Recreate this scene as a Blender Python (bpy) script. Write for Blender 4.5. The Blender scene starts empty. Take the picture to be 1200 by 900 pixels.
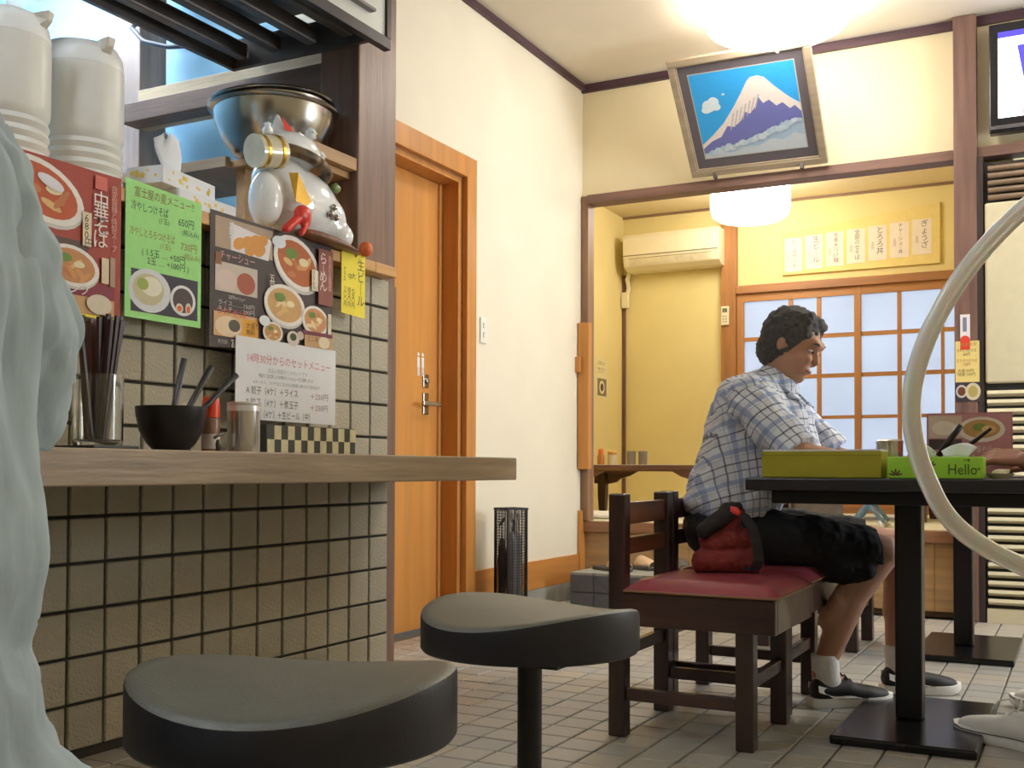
import bpy, bmesh, math, random
from mathutils import Vector, Matrix, Euler
C = bpy.context.scene.collection
R = math.radians
rnd = random.Random(7)

# ---------------------------------------------------------------- camera, world, exposure
cd = bpy.data.cameras.new('camera'); cam = bpy.data.objects.new('camera', cd); C.objects.link(cam)
cam.location = (0, 0, 0.74)
F = Vector((-math.sin(.4817)*math.cos(.0223), math.cos(.4817)*math.cos(.0223), math.sin(.0223)))
RT = Vector((math.cos(.4817), math.sin(.4817), 0)); UP = RT.cross(F)
r_ = .0035
RT2 = RT*math.cos(r_) + UP*math.sin(r_); UP2 = UP*math.cos(r_) - RT*math.sin(r_)
cam.rotation_euler = Matrix((RT2, UP2, -F)).transposed().to_euler()
cd.sensor_width = 36; cd.lens = 1281/1200*36; cd.shift_y = 71/1200
cd.clip_start = .05; cd.clip_end = 60
bpy.context.scene.camera = cam
w = bpy.data.worlds.new('world'); bpy.context.scene.world = w; w.use_nodes = True
w.node_tree.nodes['Background'].inputs[0].default_value = (.75, .82, .9, 1)
w.node_tree.nodes['Background'].inputs[1].default_value = .72
vs = bpy.context.scene.view_settings
vs.view_transform = 'Standard'; vs.look = 'None'; vs.gamma = 1; vs.use_curve_mapping = False
vs.exposure = 1.15
LAMP1, LAMP2, LAMP_FILL, TUBE, TUBEK = 7.6, 7.2, 9.0, 42.0, 78.0     # emission strengths of the fixtures built below

def daylight(name, loc, rot, sx, sy, watts, col):
    l = bpy.data.lights.new(name, 'AREA'); l.shape = 'RECTANGLE'; l.size = sx; l.size_y = sy; l.energy = watts; l.color = col
    o = bpy.data.objects.new(name, l); C.objects.link(o); o.location = loc; o.rotation_euler = rot
daylight('daylight_right_window', (2.2, 4.95, 1.5), (0, R(90), 0), 1.2, 1.3, 40, (.80, .90, 1.0))      # outside the window in the right wall

# ---------------------------------------------------------------- materials
MATS = {}
def srgb(c):
    return tuple((v/12.92 if v <= .04045 else ((v+.055)/1.055)**2.4) for v in c)
def hexc(h):
    return srgb(tuple(int(h[i:i+2], 16)/255 for i in (0, 2, 4)))
def mat(name, h, rough=.5, metal=0, var=.12, scale=20, bump=0, bscale=None, stretch=None, emit=0, spec=None, trans=0, alpha=1, coat=0, detail=3):
    if name in MATS: return MATS[name]
    m = bpy.data.materials.new(name); m.use_nodes = True; MATS[name] = m
    nt = m.node_tree; b = nt.nodes['Principled BSDF']
    col = hexc(h) if isinstance(h, str) else h
    b.inputs['Roughness'].default_value = rough; b.inputs['Metallic'].default_value = metal
    if spec is not None: b.inputs['Specular IOR Level'].default_value = spec
    b.inputs['Transmission Weight'].default_value = trans
    b.inputs['Alpha'].default_value = alpha
    b.inputs['Coat Weight'].default_value = coat
    tc = nt.nodes.new('ShaderNodeTexCoord'); mp = nt.nodes.new('ShaderNodeMapping')
    nt.links.new(tc.outputs['Object'], mp.inputs[0])
    if stretch: mp.inputs['Scale'].default_value = stretch
    n = nt.nodes.new('ShaderNodeTexNoise'); n.inputs['Scale'].default_value = scale; n.inputs['Detail'].default_value = detail
    nt.links.new(mp.outputs[0], n.inputs['Vector'])
    cr = nt.nodes.new('ShaderNodeValToRGB'); cr.color_ramp.elements[0].position = .3; cr.color_ramp.elements[1].position = .7
    cr.color_ramp.elements[0].color = tuple(max(0, c*(1-var)) for c in col)+(1,)
    cr.color_ramp.elements[1].color = tuple(min(1, c*(1+var)) for c in col)+(1,)
    nt.links.new(n.outputs['Fac'], cr.inputs[0]); nt.links.new(cr.outputs[0], b.inputs['Base Color'])
    if bump:
        n2 = nt.nodes.new('ShaderNodeTexNoise'); n2.inputs['Scale'].default_value = bscale or scale; n2.inputs['Detail'].default_value = 5
        nt.links.new(mp.outputs[0], n2.inputs['Vector'])
        bp = nt.nodes.new('ShaderNodeBump'); bp.inputs['Strength'].default_value = bump; bp.inputs['Distance'].default_value = .01
        nt.links.new(n2.outputs['Fac'], bp.inputs['Height']); nt.links.new(bp.outputs[0], b.inputs['Normal'])
    if emit:
        b.inputs['Emission Color'].default_value = col+(1,); b.inputs['Emission Strength'].default_value = emit
    return m
def wood(name, h, rough=.45, axis='z', var=.28, scale=9, coat=0):
    s = {'x': (.12, 1.6, 1.6), 'y': (1.6, .12, 1.6), 'z': (1.6, 1.6, .12)}[axis]
    return mat(name, h, rough, var=var, scale=scale*2, stretch=s, bump=.12, bscale=60, coat=coat, detail=6)
def flat(h, rough=.6):
    return mat('print_'+h, h, rough, var=.03, scale=60)

darkx = wood('dark_wood_x', '5a3f35', .5, 'x'); darky = wood('dark_wood_y', '5a3f35', .5, 'y'); darkz = wood('dark_wood_z', '76574a', .5, 'z')
trimdark = wood('trim_dark', '4e3640', .5, 'x'); trimdarky = wood('trim_dark_y', '4e3640', .5, 'y')
browny = wood('brown_wood_y', '8a6d55', .5, 'y'); brownx = wood('brown_wood_x', '8a6d55', .5, 'x'); brownz = wood('brown_wood_z', '7d6151', .45, 'z')
honeyz = wood('honey_wood_z', 'c98a45', .42, 'z', .12); honeyx = wood('honey_wood_x', 'c08448', .42, 'x', .12); honeyy = wood('honey_wood_y', 'c98a48', .42, 'y', .12)
doorw = wood('door_veneer', 'd59650', .35, 'z', .10, 5)
pinex = wood('pine_x', 'b99668', .5, 'x', .2); capw = wood('cap_wood', 'd3a163', .45, 'y', .15)
counterw = wood('counter_wood', '9c886e', .42, 'y', .2, 14)
chairw = wood('chair_wood', '38241f', .33, 'z', .35, coat=.3); chairx = wood('chair_wood_x', '3f2822', .33, 'x', .35, coat=.3)
creamwall = mat('cream_wall', 'efe2be', .85, var=.03, scale=3, bump=.12, bscale=180)
whitewall = mat('left_wall_paint', 'ece5d3', .85, var=.025, scale=3, bump=.12, bscale=180)
yellowwall = mat('yellow_wall', 'ecdb9c', .85, var=.03, scale=3, bump=.12, bscale=180)
ceilm = mat('ceiling_board', 'e6dccb', .9, var=.03, scale=4)
bluewall = mat('kitchen_blue_wall', '8abbd8', .6, var=.04, scale=3)
steel = mat('steel', 'b9b6b0', .25, 1, var=.08, scale=12); darksteel = mat('dark_steel', '6a6462', .45, .7, var=.25, scale=8)
blackm = mat('black_metal', '17161a', .38, .2, var=.2); vinyl = mat('stool_vinyl_top_sheen', '57574e', .42, var=.06, scale=30, bump=.15, bscale=350)  # seat-top vinyl coloured lighter than its sides to stand for reflected light
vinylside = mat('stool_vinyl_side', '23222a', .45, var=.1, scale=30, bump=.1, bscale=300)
tabletop = mat('table_black', '201f24', .35, var=.2, scale=30)
white = mat('white_plastic', 'f0efe8', .35, var=.02); ivory = mat('ivory_plastic', 'e6dfc4', .4, var=.03)
paper = mat('white_paper', 'e9ebf2', .8, var=.02)
redpad = mat('red_vinyl', '9a434f', .32, var=.12, scale=6, bump=.1, bscale=40)
grout = mat('grout', '35322d', .9, var=.2, scale=40)
glass = mat('clear_glass', 'f4f8f8', .03, trans=1, var=0)
skin = mat('skin', 'b98a70', .55, var=.06, scale=12); hairm = mat('hair_dark', '2b2523', .7, var=.3, scale=60, stretch=(1,1,.2), bump=.5, bscale=90)

# ---------------------------------------------------------------- mesh helpers
class MB:
    def __init__(s): s.v = []; s.f = []; s.m = []; s.mats = []
    def mi(s, m):
        if m is None: return 0
        if m not in s.mats: s.mats.append(m)
        return s.mats.index(m)
    def add(s, vs, fs, m=None, M=None):
        o = len(s.v)
        for v in vs:
            v = Vector(v); s.v.append(tuple(M @ v if M else v))
        k = s.mi(m)
        for f in fs: s.f.append(tuple(i+o for i in f)); s.m.append(k)
        return s
    def box(s, x0, x1, y0, y1, z0, z1, m=None, M=None):
        return s.add([(x, y, z) for x in (x0, x1) for y in (y0, y1) for z in (z0, z1)],
                     [(0, 1, 3, 2), (4, 6, 7, 5), (0, 4, 5, 1), (2, 3, 7, 6), (0, 2, 6, 4), (1, 5, 7, 3)], m, M)
    def lathe(s, prof, n=32, m=None, M=None, cap=True, arc=None):
        # prof: list of (r, z) from bottom to top
        vs = []; fs = []
        for r, z in prof:
            for i in range(n):
                a = 2*math.pi*i/n; vs.append((r*math.cos(a), r*math.sin(a), z))
        for j in range(len(prof)-1):
            for i in range(n):
                fs.append((j*n+i, j*n+(i+1) % n, (j+1)*n+(i+1) % n, (j+1)*n+i))
        if cap:
            if prof[0][0] > 1e-4: fs.append(tuple(range(n-1, -1, -1)))
            if prof[-1][0] > 1e-4: fs.append(tuple((len(prof)-1)*n+i for i in range(n)))
        return s.add(vs, fs, m, M)
    def tube(s, pts, r, n=10, m=None, cap=True):
        pts = [Vector(p) for p in pts]; rs = r if isinstance(r, (list, tuple)) else [r]*len(pts)
        vs = []; fs = []; up = None
        for i, p in enumerate(pts):
            t = (pts[min(i+1, len(pts)-1)]-pts[max(i-1, 0)]).normalized()
            if up is None:
                up = t.orthogonal().normalized()
            else:
                up = (up - t*up.dot(t)).normalized()
            bi = t.cross(up)
            for k in range(n):
                a = 2*math.pi*k/n; vs.append(p+(up*math.cos(a)+bi*math.sin(a))*rs[i])
        for j in range(len(pts)-1):
            for k in range(n):
                fs.append((j*n+k, j*n+(k+1) % n, (j+1)*n+(k+1) % n, (j+1)*n+k))
        if cap: fs.append(tuple(range(n-1, -1, -1))); fs.append(tuple((len(pts)-1)*n+k for k in range(n)))
        return s.add(vs, fs, m)
    def prism(s, poly, O, U, V, N, d, m=None):
        # poly in (u,v) counter-clockwise seen from +N; extruded from O along -N by d
        O, U, V, N = map(Vector, (O, U, V, N)); n = len(poly)
        a = [O+U*p[0]+V*p[1] for p in poly]; b = [p-N*d for p in a]
        fs = [tuple(range(n)), tuple(range(2*n-1, n-1, -1))]+[(i, i+n, (i+1) % n+n, (i+1) % n) for i in range(n)]
        return s.add(a+b, fs, m)
    def build(s, name, m=None, parent=None, smooth=False, bevel=0, seg=2, keep=False, loc=None, auto=None):
        me = bpy.data.meshes.new(name)
        vs = [Vector(v) for v in s.v]
        if parent is not None: off = Vector((0, 0, 0)) if keep else world_loc(parent)
        elif loc is not None: off = Vector(loc)
        elif keep: off = Vector((0, 0, 0))
        else:
            xs = [v.x for v in vs]; ys = [v.y for v in vs]
            off = Vector(((min(xs)+max(xs))/2, (min(ys)+max(ys))/2, min(v.z for v in vs)))
        me.from_pydata([tuple(v-off) for v in vs], [], s.f)
        ms = s.mats if s.mats else ([m] if m else [])
        for q in ms: me.materials.append(q)
        if len(ms) > 1:
            for p, k in zip(me.polygons, s.m): p.material_index = k
        if smooth: 
            for p in me.polygons: p.use_smooth = True
        bmm = bmesh.new(); bmm.from_mesh(me); bmesh.ops.recalc_face_normals(bmm, faces=bmm.faces); bmm.to_mesh(me); bmm.free()
        if auto: me.set_sharp_from_angle(angle=R(auto))
        o = bpy.data.objects.new(name, me); C.objects.link(o)
        if parent is not None: o.parent = parent
        else: o.location = off
        if bevel:
            b = o.modifiers.new('bevel', 'BEVEL'); b.width = bevel; b.segments = seg; b.limit_method = 'ANGLE'; b.angle_limit = R(40)
        return o
def world_loc(o):
    v = Vector(o.location)
    while o.parent is not None: o = o.parent; v = v+Vector(o.location)
    return v
def tag(o, label=None, cat=None, group=None, kind=None):
    if label: o['label'] = label
    if cat: o['category'] = cat
    if group: o['group'] = group
    if kind: o['kind'] = kind
    return o
def thing(name, label, cat, loc=(0, 0, 0), rz=0, group=None):
    o = bpy.data.objects.new(name, None); C.objects.link(o); o.location = loc; o.rotation_euler = (0, 0, rz)
    o.empty_display_size = .05
    return tag(o, label, cat, group)
def struct(o, label=None): return tag(o, label, kind='structure')
def box(name, x0, x1, y0, y1, z0, z1, m, parent=None, bevel=0, **k):
    return MB().box(x0, x1, y0, y1, z0, z1).build(name, m, parent, bevel=bevel, **k)
def copy_tree(o, parent=None):
    c = o.copy(); C.objects.link(c)
    if parent is not None: c.parent = parent
    for ch in list(o.children): copy_tree(ch, c)
    return c
def xf(loc, rot=(0, 0, 0), sc=(1, 1, 1)):
    return Matrix.Translation(loc) @ Euler(rot).to_matrix().to_4x4() @ Matrix.Diagonal((*sc, 1))

# soft bodies: tapered capsules and ellipsoids fused by a voxel remesh into one smooth skin
def cap_mesh(bm, a, b, ra, rb, n=16):
    a = Vector(a); b = Vector(b); d = b-a; L = d.length
    if L < 1e-6: return
    q = d.to_track_quat('Z', 'Y').to_matrix().to_4x4(); M = Matrix.Translation(a) @ q
    rings = []
    for k in range(0, 5):
        t = math.pi/2*(1-k/4)
        rings.append((ra*math.cos(t), -ra*math.sin(t)))
    for k in range(0, 5):
        t = math.pi/2*k/4
        rings.append((rb*math.cos(t), L+rb*math.sin(t)))
    vs = [[bm.verts.new(M @ Vector((max(r, 1e-4)*math.cos(2*math.pi*i/n), max(r, 1e-4)*math.sin(2*math.pi*i/n), z))) for i in range(n)] for r, z in rings]
    for j in range(len(vs)-1):
        for i in range(n): bm.faces.new((vs[j][i], vs[j][(i+1) % n], vs[j+1][(i+1) % n], vs[j+1][i]))
    bm.faces.new(list(reversed(vs[0]))); bm.faces.new(vs[-1])
def ell_mesh(bm, c, rad, rot=(0, 0, 0)):
    bmesh.ops.create_uvsphere(bm, u_segments=24, v_segments=14, radius=1, matrix=xf(c, rot, rad))
def blob(name, prims, m, parent=None, voxel=.008, smooth=6, disp=None, loc=None, cut=None, mats=None):
    bm = bmesh.new()
    for p in prims:
        if p[0] == 'c': cap_mesh(bm, *p[1:])
        else: ell_mesh(bm, *p[1:])
    me = bpy.data.meshes.new(name); bm.to_mesh(me); bm.free()
    t = bpy.data.objects.new(name+'_tmp', me); C.objects.link(t)
    rm = t.modifiers.new('r', 'REMESH'); rm.mode = 'VOXEL'; rm.voxel_size = voxel
    sm = t.modifiers.new('s', 'SMOOTH'); sm.iterations = smooth; sm.factor = .5
    dg = bpy.context.evaluated_depsgraph_get()
    me2 = bpy.data.meshes.new_from_object(t.evaluated_get(dg))
    bpy.data.objects.remove(t); bpy.data.meshes.remove(me)
    if cut or disp:
        bm = bmesh.new(); bm.from_mesh(me2)
        for co, no in (cut or []):
            g = bm.verts[:]+bm.edges[:]+bm.faces[:]
            bmesh.ops.bisect_plane(bm, geom=g, plane_co=co, plane_no=no, clear_outer=True)
            es = [e for e in bm.edges if e.is_boundary]
            if es: bmesh.ops.holes_fill(bm, edges=es, sides=0)
        if disp:
            from mathutils import noise
            amp, sc, st = disp
            bm.normal_update()
            for v in bm.verts:
                n = noise.fractal(Vector((v.co.x*st[0], v.co.y*st[1], v.co.z*st[2]))*sc, .6, 2, 4)
                v.co += v.normal*amp*n
        bm.to_mesh(me2); bm.free()
    off = world_loc(parent) if parent is not None else Vector(loc or (0, 0, 0))
    me2.transform(Matrix.Translation(-off))
    me2.name = name
    me2.materials.clear(); me2.materials.append(m)
    for p in me2.polygons: p.use_smooth = True
    o = bpy.data.objects.new(name, me2); C.objects.link(o)
    if parent is not None: o.parent = parent
    else: o.location = off
    return o

# flat print on a plane: rectangles, ellipses, polygons and lettering, each layer a hair above the last
def text_mesh(s, size, leading=1.0):
    cu = bpy.data.curves.new('t', 'FONT'); cu.body = s; cu.size = size; cu.resolution_u = 2; cu.align_x = 'LEFT'; cu.align_y = 'TOP'; cu.space_line = leading
    t = bpy.data.objects.new('t', cu); C.objects.link(t)
    dg = bpy.context.evaluated_depsgraph_get(); me = bpy.data.meshes.new_from_object(t.evaluated_get(dg))
    vs = [tuple(v.co) for v in me.vertices]; fs = [tuple(p.vertices) for p in me.polygons]
    bpy.data.objects.remove(t); bpy.data.curves.remove(cu); bpy.data.meshes.remove(me)
    return vs, fs
class Print:
    def __init__(s, O, U, V):
        s.O = Vector(O); s.U = Vector(U).normalized(); s.V = Vector(V).normalized(); s.N = s.U.cross(s.V); s.mb = MB(); s.tx = {}; s.k = 1
    def P(s, u, v, k=None): return s.O+s.U*u+s.V*v+s.N*(.0002*(s.k if k is None else k))
    def poly(s, pts, h, up=True):
        s.mb.add([s.P(*p) for p in pts], [tuple(range(len(pts)))], flat(h)); s.k += 1 if up else .3
    def rect(s, u0, v0, u1, v1, h, up=True): s.poly([(u0, v0), (u1, v0), (u1, v1), (u0, v1)], h, up)
    def ell(s, u, v, a, b, h, n=24, rot=0, up=True):
        s.poly([(u+a*math.cos(t)*math.cos(rot)-b*math.sin(t)*math.sin(rot), v+a*math.cos(t)*math.sin(rot)+b*math.sin(t)*math.cos(rot)) for t in [2*math.pi*i/n for i in range(n)]], h, up)
    def text(s, t, u, v, size, h, w=None, vertical=False, leading=1.0, skew=0):
        if vertical: t = '\n'.join('｜' if ch == 'ー' else ch for ch in t); 
        vs, fs = text_mesh(t, size, leading)
        if not vs: return
        sx = 1
        if w: sx = w/max(1e-4, max(p[0] for p in vs)-min(p[0] for p in vs))
        mb = s.tx.setdefault(h, MB())
        mb.add([s.P(u+p[0]*sx, v+p[1]+p[0]*sx*skew, s.k+.6) for p in vs], fs)
    def bowl(s, u, v, a, b, soup='b5622a', top=True, rot=0, seed=1):
        q = random.Random(seed)
        s.ell(u, v-b*.12, a, b*1.02, 'cfc8c4', rot=rot); s.ell(u, v, a, b, 'eee9e4', rot=rot); s.ell(u, v, a*.84, b*.82, soup, rot=rot)
        for i in range(7):
            s.ell(u+a*q.uniform(-.45, .5), v+b*q.uniform(-.5, .3), a*q.uniform(.14, .3), b*.13, q.choice(['e0b878', 'd89a5a', 'ecd3a4', 'c67a45']), 10, q.uniform(-.9, .9), up=False)
        s.k += 1
        if top: s.ell(u-a*.25, v+b*.35, a*.26, b*.22, '6f8f35', 12)
        s.ell(u+a*.25, v+b*.1, a*.2, b*.17, 'f0e0b4', 12)
    def build(s, parent, name='printed_picture'):
        if s.mb.v: s.mb.build(name, parent=parent)
        for h, mb in s.tx.items(): mb.build('lettering', flat(h), parent)
# ================================================================ the room
# floor: grey bed with separate square tiles
fl = struct(box('floor', -4.8, 2.2, -1.8, 8.2, -.1, -.008, mat('floor_joint', '6a675e', .9, var=.15)))
def tile_material(name, pal, rough, bump=.25):
    m = mat(name, pal[0], rough, var=.08, scale=45, bump=bump, bscale=120)
    nt = m.node_tree; b = nt.nodes['Principled BSDF']
    oi = nt.nodes.new('ShaderNodeObjectInfo'); cr = nt.nodes.new('ShaderNodeValToRGB'); e = cr.color_ramp
    while len(e.elements) < len(pal): e.elements.new(.5)
    for i, h in enumerate(pal): e.elements[i].position = i/(len(pal)-1); e.elements[i].color = hexc(h)+(1,)
    nt.links.new(oi.outputs['Random'], cr.inputs[0])
    mx = nt.nodes.new('ShaderNodeMix'); mx.data_type = 'RGBA'; mx.blend_type = 'MULTIPLY'; mx.inputs[0].default_value = .35
    src = b.inputs['Base Color'].links[0].from_socket
    nt.links.new(cr.outputs[0], mx.inputs[6]); nt.links.new(src, mx.inputs[7])
    mx2 = nt.nodes.new('ShaderNodeMix'); mx2.data_type = 'RGBA'; mx2.inputs[0].default_value = .22
    nt.links.new(cr.outputs[0], mx2.inputs[6]); nt.links.new(src, mx2.inputs[7]); nt.links.new(mx2.outputs[2], b.inputs['Base Color'])
    return m
floortile = tile_material('floor_tile', ['a6a5a2', 'b1ada5', 'a9a39b', '9fa3a3', 'b4aa99', 'aaa8a5'], .42)
P = .1125
def tile_mesh(name, a, b, t, bev=.0025):
    # top and bevelled rim only: 9 faces
    v = [(0, 0, -t), (a, 0, -t), (a, b, -t), (0, b, -t), (0, 0, -bev), (a, 0, -bev), (a, b, -bev), (0, b, -bev), (bev, bev, 0), (a-bev, bev, 0), (a-bev, b-bev, 0), (bev, b-bev, 0)]
    f = [(8, 9, 10, 11), (4, 5, 9, 8), (5, 6, 10, 9), (6, 7, 11, 10), (7, 4, 8, 11), (0, 1, 5, 4), (1, 2, 6, 5), (2, 3, 7, 6), (3, 0, 4, 7)]
    me = bpy.data.meshes.new(name); me.from_pydata(v, [], f); return me, v, f
ftm, fv, ff = tile_mesh('tile', P-.006, P-.006, .012)
ftm.materials.append(floortile)
x0 = -.02-P*30; y0 = 2.54-P*38
cells = []
for i in range(0, 44):
    for j in range(0, 67):
        x = x0+i*P; y = y0+j*P
        if x < -2.27 and y < 3.33: continue
        if x < -2.62 or y > 5.84 or x > 1.85 or y < -1.7: continue
        if x+P < -2.62: continue
        cells.append((x, y))
def in_view(c):
    x, y = c; d = Vector((x, y, -.74)); f = d.dot(F)
    if f < .5: return 9e9
    px = 600+1281*d.dot(RT2)/f; py = 521-1281*d.dot(UP2)/f
    if 470 < px < 1215 and 735 < py < 905: return f
    return 9e9
cells.sort(key=in_view)
for k, (x, y) in enumerate(cells[:300]):
    o = bpy.data.objects.new('tile', ftm); C.objects.link(o); o.parent = fl
    o.location = Vector((x+.003, y+.003, rnd.uniform(-.0012, .0004))) - Vector(fl.location)
mb = MB()
for x, y in cells[300:]: mb.add([(a+x+.003, b+y+.003, c) for a, b, c in fv], ff)
tag(mb.build('tile', floortile, fl), kind='stuff')

# left wall with the doorway (opening y 3.62..4.44, z 0..2.12)
mb = MB(); X1, X2 = -2.78, -2.604
mb.box(X1, X2, 3.43, 3.62, .0, 3.0); mb.box(X1, X2, 3.62, 4.44, 2.12, 3.0); mb.box(X1, X2, 4.44, 5.95, .0, 3.0)
wl = struct(mb.build('wall_left', whitewall))
bl = struct(box('baseboard_left', -2.6035, -2.592, 4.548, 5.80, .10, .25, honeyy, bevel=.002))
struct(box('trim_1', -2.6035, -2.588, 4.548, 5.80, -.0, .099, mat('cement', '9a9a94', .8, var=.12, scale=15)))
struct(box('trim_2', -2.60, -2.585, 5.80, 5.868, .0, .50, honeyz))
# door casing
c = struct(MB().box(-2.60, -2.57, 4.456, 4.546, 0, 2.22).box(-2.60, -2.57, 3.53, 3.62, 0, 2.22).box(-2.60, -2.57, 3.62, 4.456, 2.12, 2.22)
           .box(-2.78, -2.601, 4.425, 4.455, 0, 2.12).box(-2.78, -2.601, 3.605, 3.635, 0, 2.12).box(-2.78, -2.601, 3.635, 4.425, 2.09, 2.119).build('trim_3', honeyz, bevel=.003))
dr = struct(box('door_1', -2.735, -2.70, 3.638, 4.40, .008, 2.088, doorw, bevel=.002))
MB().box(-2.725, -2.69, 4.401, 4.423, .008, 2.088).build('door_stop', wood('stop_wood', 'e0a566', .4, 'z', .1), dr)
tag(MB().box(-2.699, -2.692, 4.27, 4.315, 1.115, 1.175).lathe([(.012, 0), (.012, .012)], 16, None, xf((-2.692, 4.292, 1.145), (0, R(90), 0))).build('lock_plate', steel, dr, bevel=.002), 'steel thumb lock plate')
MB().box(-2.699, -2.692, 4.27, 4.315, .99, 1.09).box(-2.692, -2.65, 4.284, 4.30, 1.03, 1.046).box(-2.66, -2.645, 4.2, 4.36, 1.028, 1.048).build('door_handle', steel, dr, bevel=.003)
p = Print((-2.6995, 4.215, 1.16), (0, 1, 0), (0, 0, 1))
for u in (0.02, .055):
    p.ell(u, .105, .009, .009, 'f4f4f4', 12); p.rect(u-.011, .045, u+.011, .092, 'f4f4f4'); p.rect(u-.008, .005, u-.001, .045, 'f4f4f4'); p.rect(u+.001, .005, u+.008, .045, 'f4f4f4')
p.build(dr, 'restroom_sign')

# back wall: beam, panels, post and header
struct(MB().box(-2.604, -.562, 5.87, 5.95, 2.34, 3.0).build('wall_back', creamwall))
struct(MB().box(-.455, 2.0, 5.87, 5.95, 2.34, 3.0).box(.35, 2.0, 5.87, 5.95, 0, 2.34).build('wall_back', creamwall))
struct(box('trim_4', -2.604, -.562, 5.845, 5.8695, 2.955, 3.0, trimdark))
struct(box('trim_5', -.455, 2.0, 5.845, 5.8695, 2.955, 3.0, trimdark))
struct(box('trim_6', -2.6035, -2.58, 3.43, 5.845, 2.965, 3.0, trimdarky))
struct(MB().box(-2.555, -.562, 5.82, 5.93, 2.287, 2.339).build('trim_7', wood('header_wood', '7a5b50', .5, 'x'), bevel=.003))
struct(box('trim_8', -.562, -.455, 5.80, 5.95, 0, 2.999, wood('post_wood', '7a5c53', .5, 'z'), bevel=.004))
struct(box('trim_9', -.454, 2.0, 5.82, 5.93, 2.287, 2.339, wood('header_wood', '7a5b50', .5, 'x'), bevel=.003))
struct(box('trim_10', -2.60, -2.556, 5.84, 5.93, .44, 2.339, wood('opening_post', '8b6a50', .5, 'z'), bevel=.003))
struct(MB().box(-2.618+.02, -2.53, 5.79, 5.838, .74, 1.59).box(-2.603, -2.575, 5.76, 5.789, 1.30, 1.39).build('trim_11', honeyz, bevel=.003))
struct(box('ceiling', -4.8, 2.2, -1.8, 5.95, 3.001, 3.1, ceilm))
struct(MB().box(1.9, 2.05, -1.8, 4.3, 0, 3.0).box(1.9, 2.05, 5.6, 5.86, 0, 3.0).box(1.9, 2.05, 4.3, 5.6, 0, .9).box(1.9, 2.05, 4.3, 5.6, 2.1, 3.0).build('wall_right', creamwall))
w2 = struct(MB().box(1.95, 1.99, 4.3, 4.36, .9, 2.1).box(1.95, 1.99, 5.54, 5.6, .9, 2.1).box(1.95, 1.99, 4.36, 5.54, .9, .96).box(1.95, 1.99, 4.36, 5.54, 2.04, 2.1).build('window_2', darkz))
MB().box(1.955, 1.985, 4.925, 4.975, .961, 2.039).build('mullion', darkz, w2)
struct(MB().box(-4.8, -.8, -1.8, -1.65, 0, 3.0).box(1.2, 1.9, -1.8, -1.65, 0, 3.0).box(-.8, 1.2, -1.8, -1.65, 2.1, 3.0).build('wall_front', creamwall))
struct(MB().box(-.8, -.74, -1.75, -1.70, 0, 2.1).box(1.14, 1.2, -1.75, -1.70, 0, 2.1).box(.17, .23, -1.75, -1.70, 0, 2.1).box(-.74, 1.14, -1.75, -1.70, 2.04, 2.1).box(-.74, 1.14, -1.75, -1.70, 0, .2).box(-.74, 1.14, -1.735, -1.715, .2, 2.04).build('door_2', darkz))

# raised tatami room behind
struct(box('floor_tatami', -3.3, -.30, 5.93, 8.1, .38, .435, mat('tatami', 'e3dcc0', .8, var=.08, scale=60, stretch=(1, 12, 1), bump=.1)))
tag(box('floor_tatami_base', -3.3, -.30, 5.94, 8.1, 0, .378, darkx), kind='structure')
struct(box('trim_12', -2.6, -.45, 5.845, 5.929, .375, .437, wood('kamachi', '93694a', .4, 'x'), bevel=.004))
rp = struct(box('wall_riser', -2.6, -.45, 5.895, 5.93, 0, .373, mat('riser_backing', '6a5138', .7)))  # dark brown backing behind the pine boards
for k in range(10):
    xa = -2.598+k*.2145
    MB().box(xa, xa+.2125, 5.875+rnd.uniform(-.001, .001), 5.894, .03, .372).build('panel', pinex, rp, bevel=.0015)
wtl = struct(box('wall_tatami_left', -3.35, -3.2, 5.96, 8.1, .435, 2.72, yellowwall))
struct(box('wall_tatami_front', -3.3, -2.785, 5.955, 6.0, .435, 2.72, yellowwall))
struct(MB().box(-3.2, -2.39, 8.0, 8.12, .435, 2.72).box(-2.28, -.30, 8.0, 8.12, 2.105, 2.72).build('wall_tatami_back', yellowwall))
struct(box('wall_tatami_right', -.44, -.30, 5.96, 8.0, .435, 2.72, yellowwall))
struct(MB().box(-3.35, -.30, 5.955, 8.12, 2.721, 2.8).build('ceiling_tatami', mat('tatami_ceiling', 'e9d9b2', .85, var=.03)))
struct(box('trim_13', -3.2, -3.175, 7.975, 7.999, .44, 2.26, darkz))
struct(box('trim_14', -3.198, -.45, 7.985, 7.999, 2.703, 2.72, brownx))
struct(box('trim_15', -2.39, -2.28, 7.93, 8.1, .435, 2.72, wood('pillar', 'a87547', .45, 'z', .15), bevel=.004))
struct(box('trim_16', -2.279, -.45, 7.94, 8.06, 2.045, 2.104, wood('lintel', 'a8764e', .45, 'x', .15), bevel=.003))
struct(box('trim_17', -2.279, -.45, 7.94, 8.06, .436, .47, wood('lintel', 'a8764e', .45, 'x', .15)))
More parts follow.
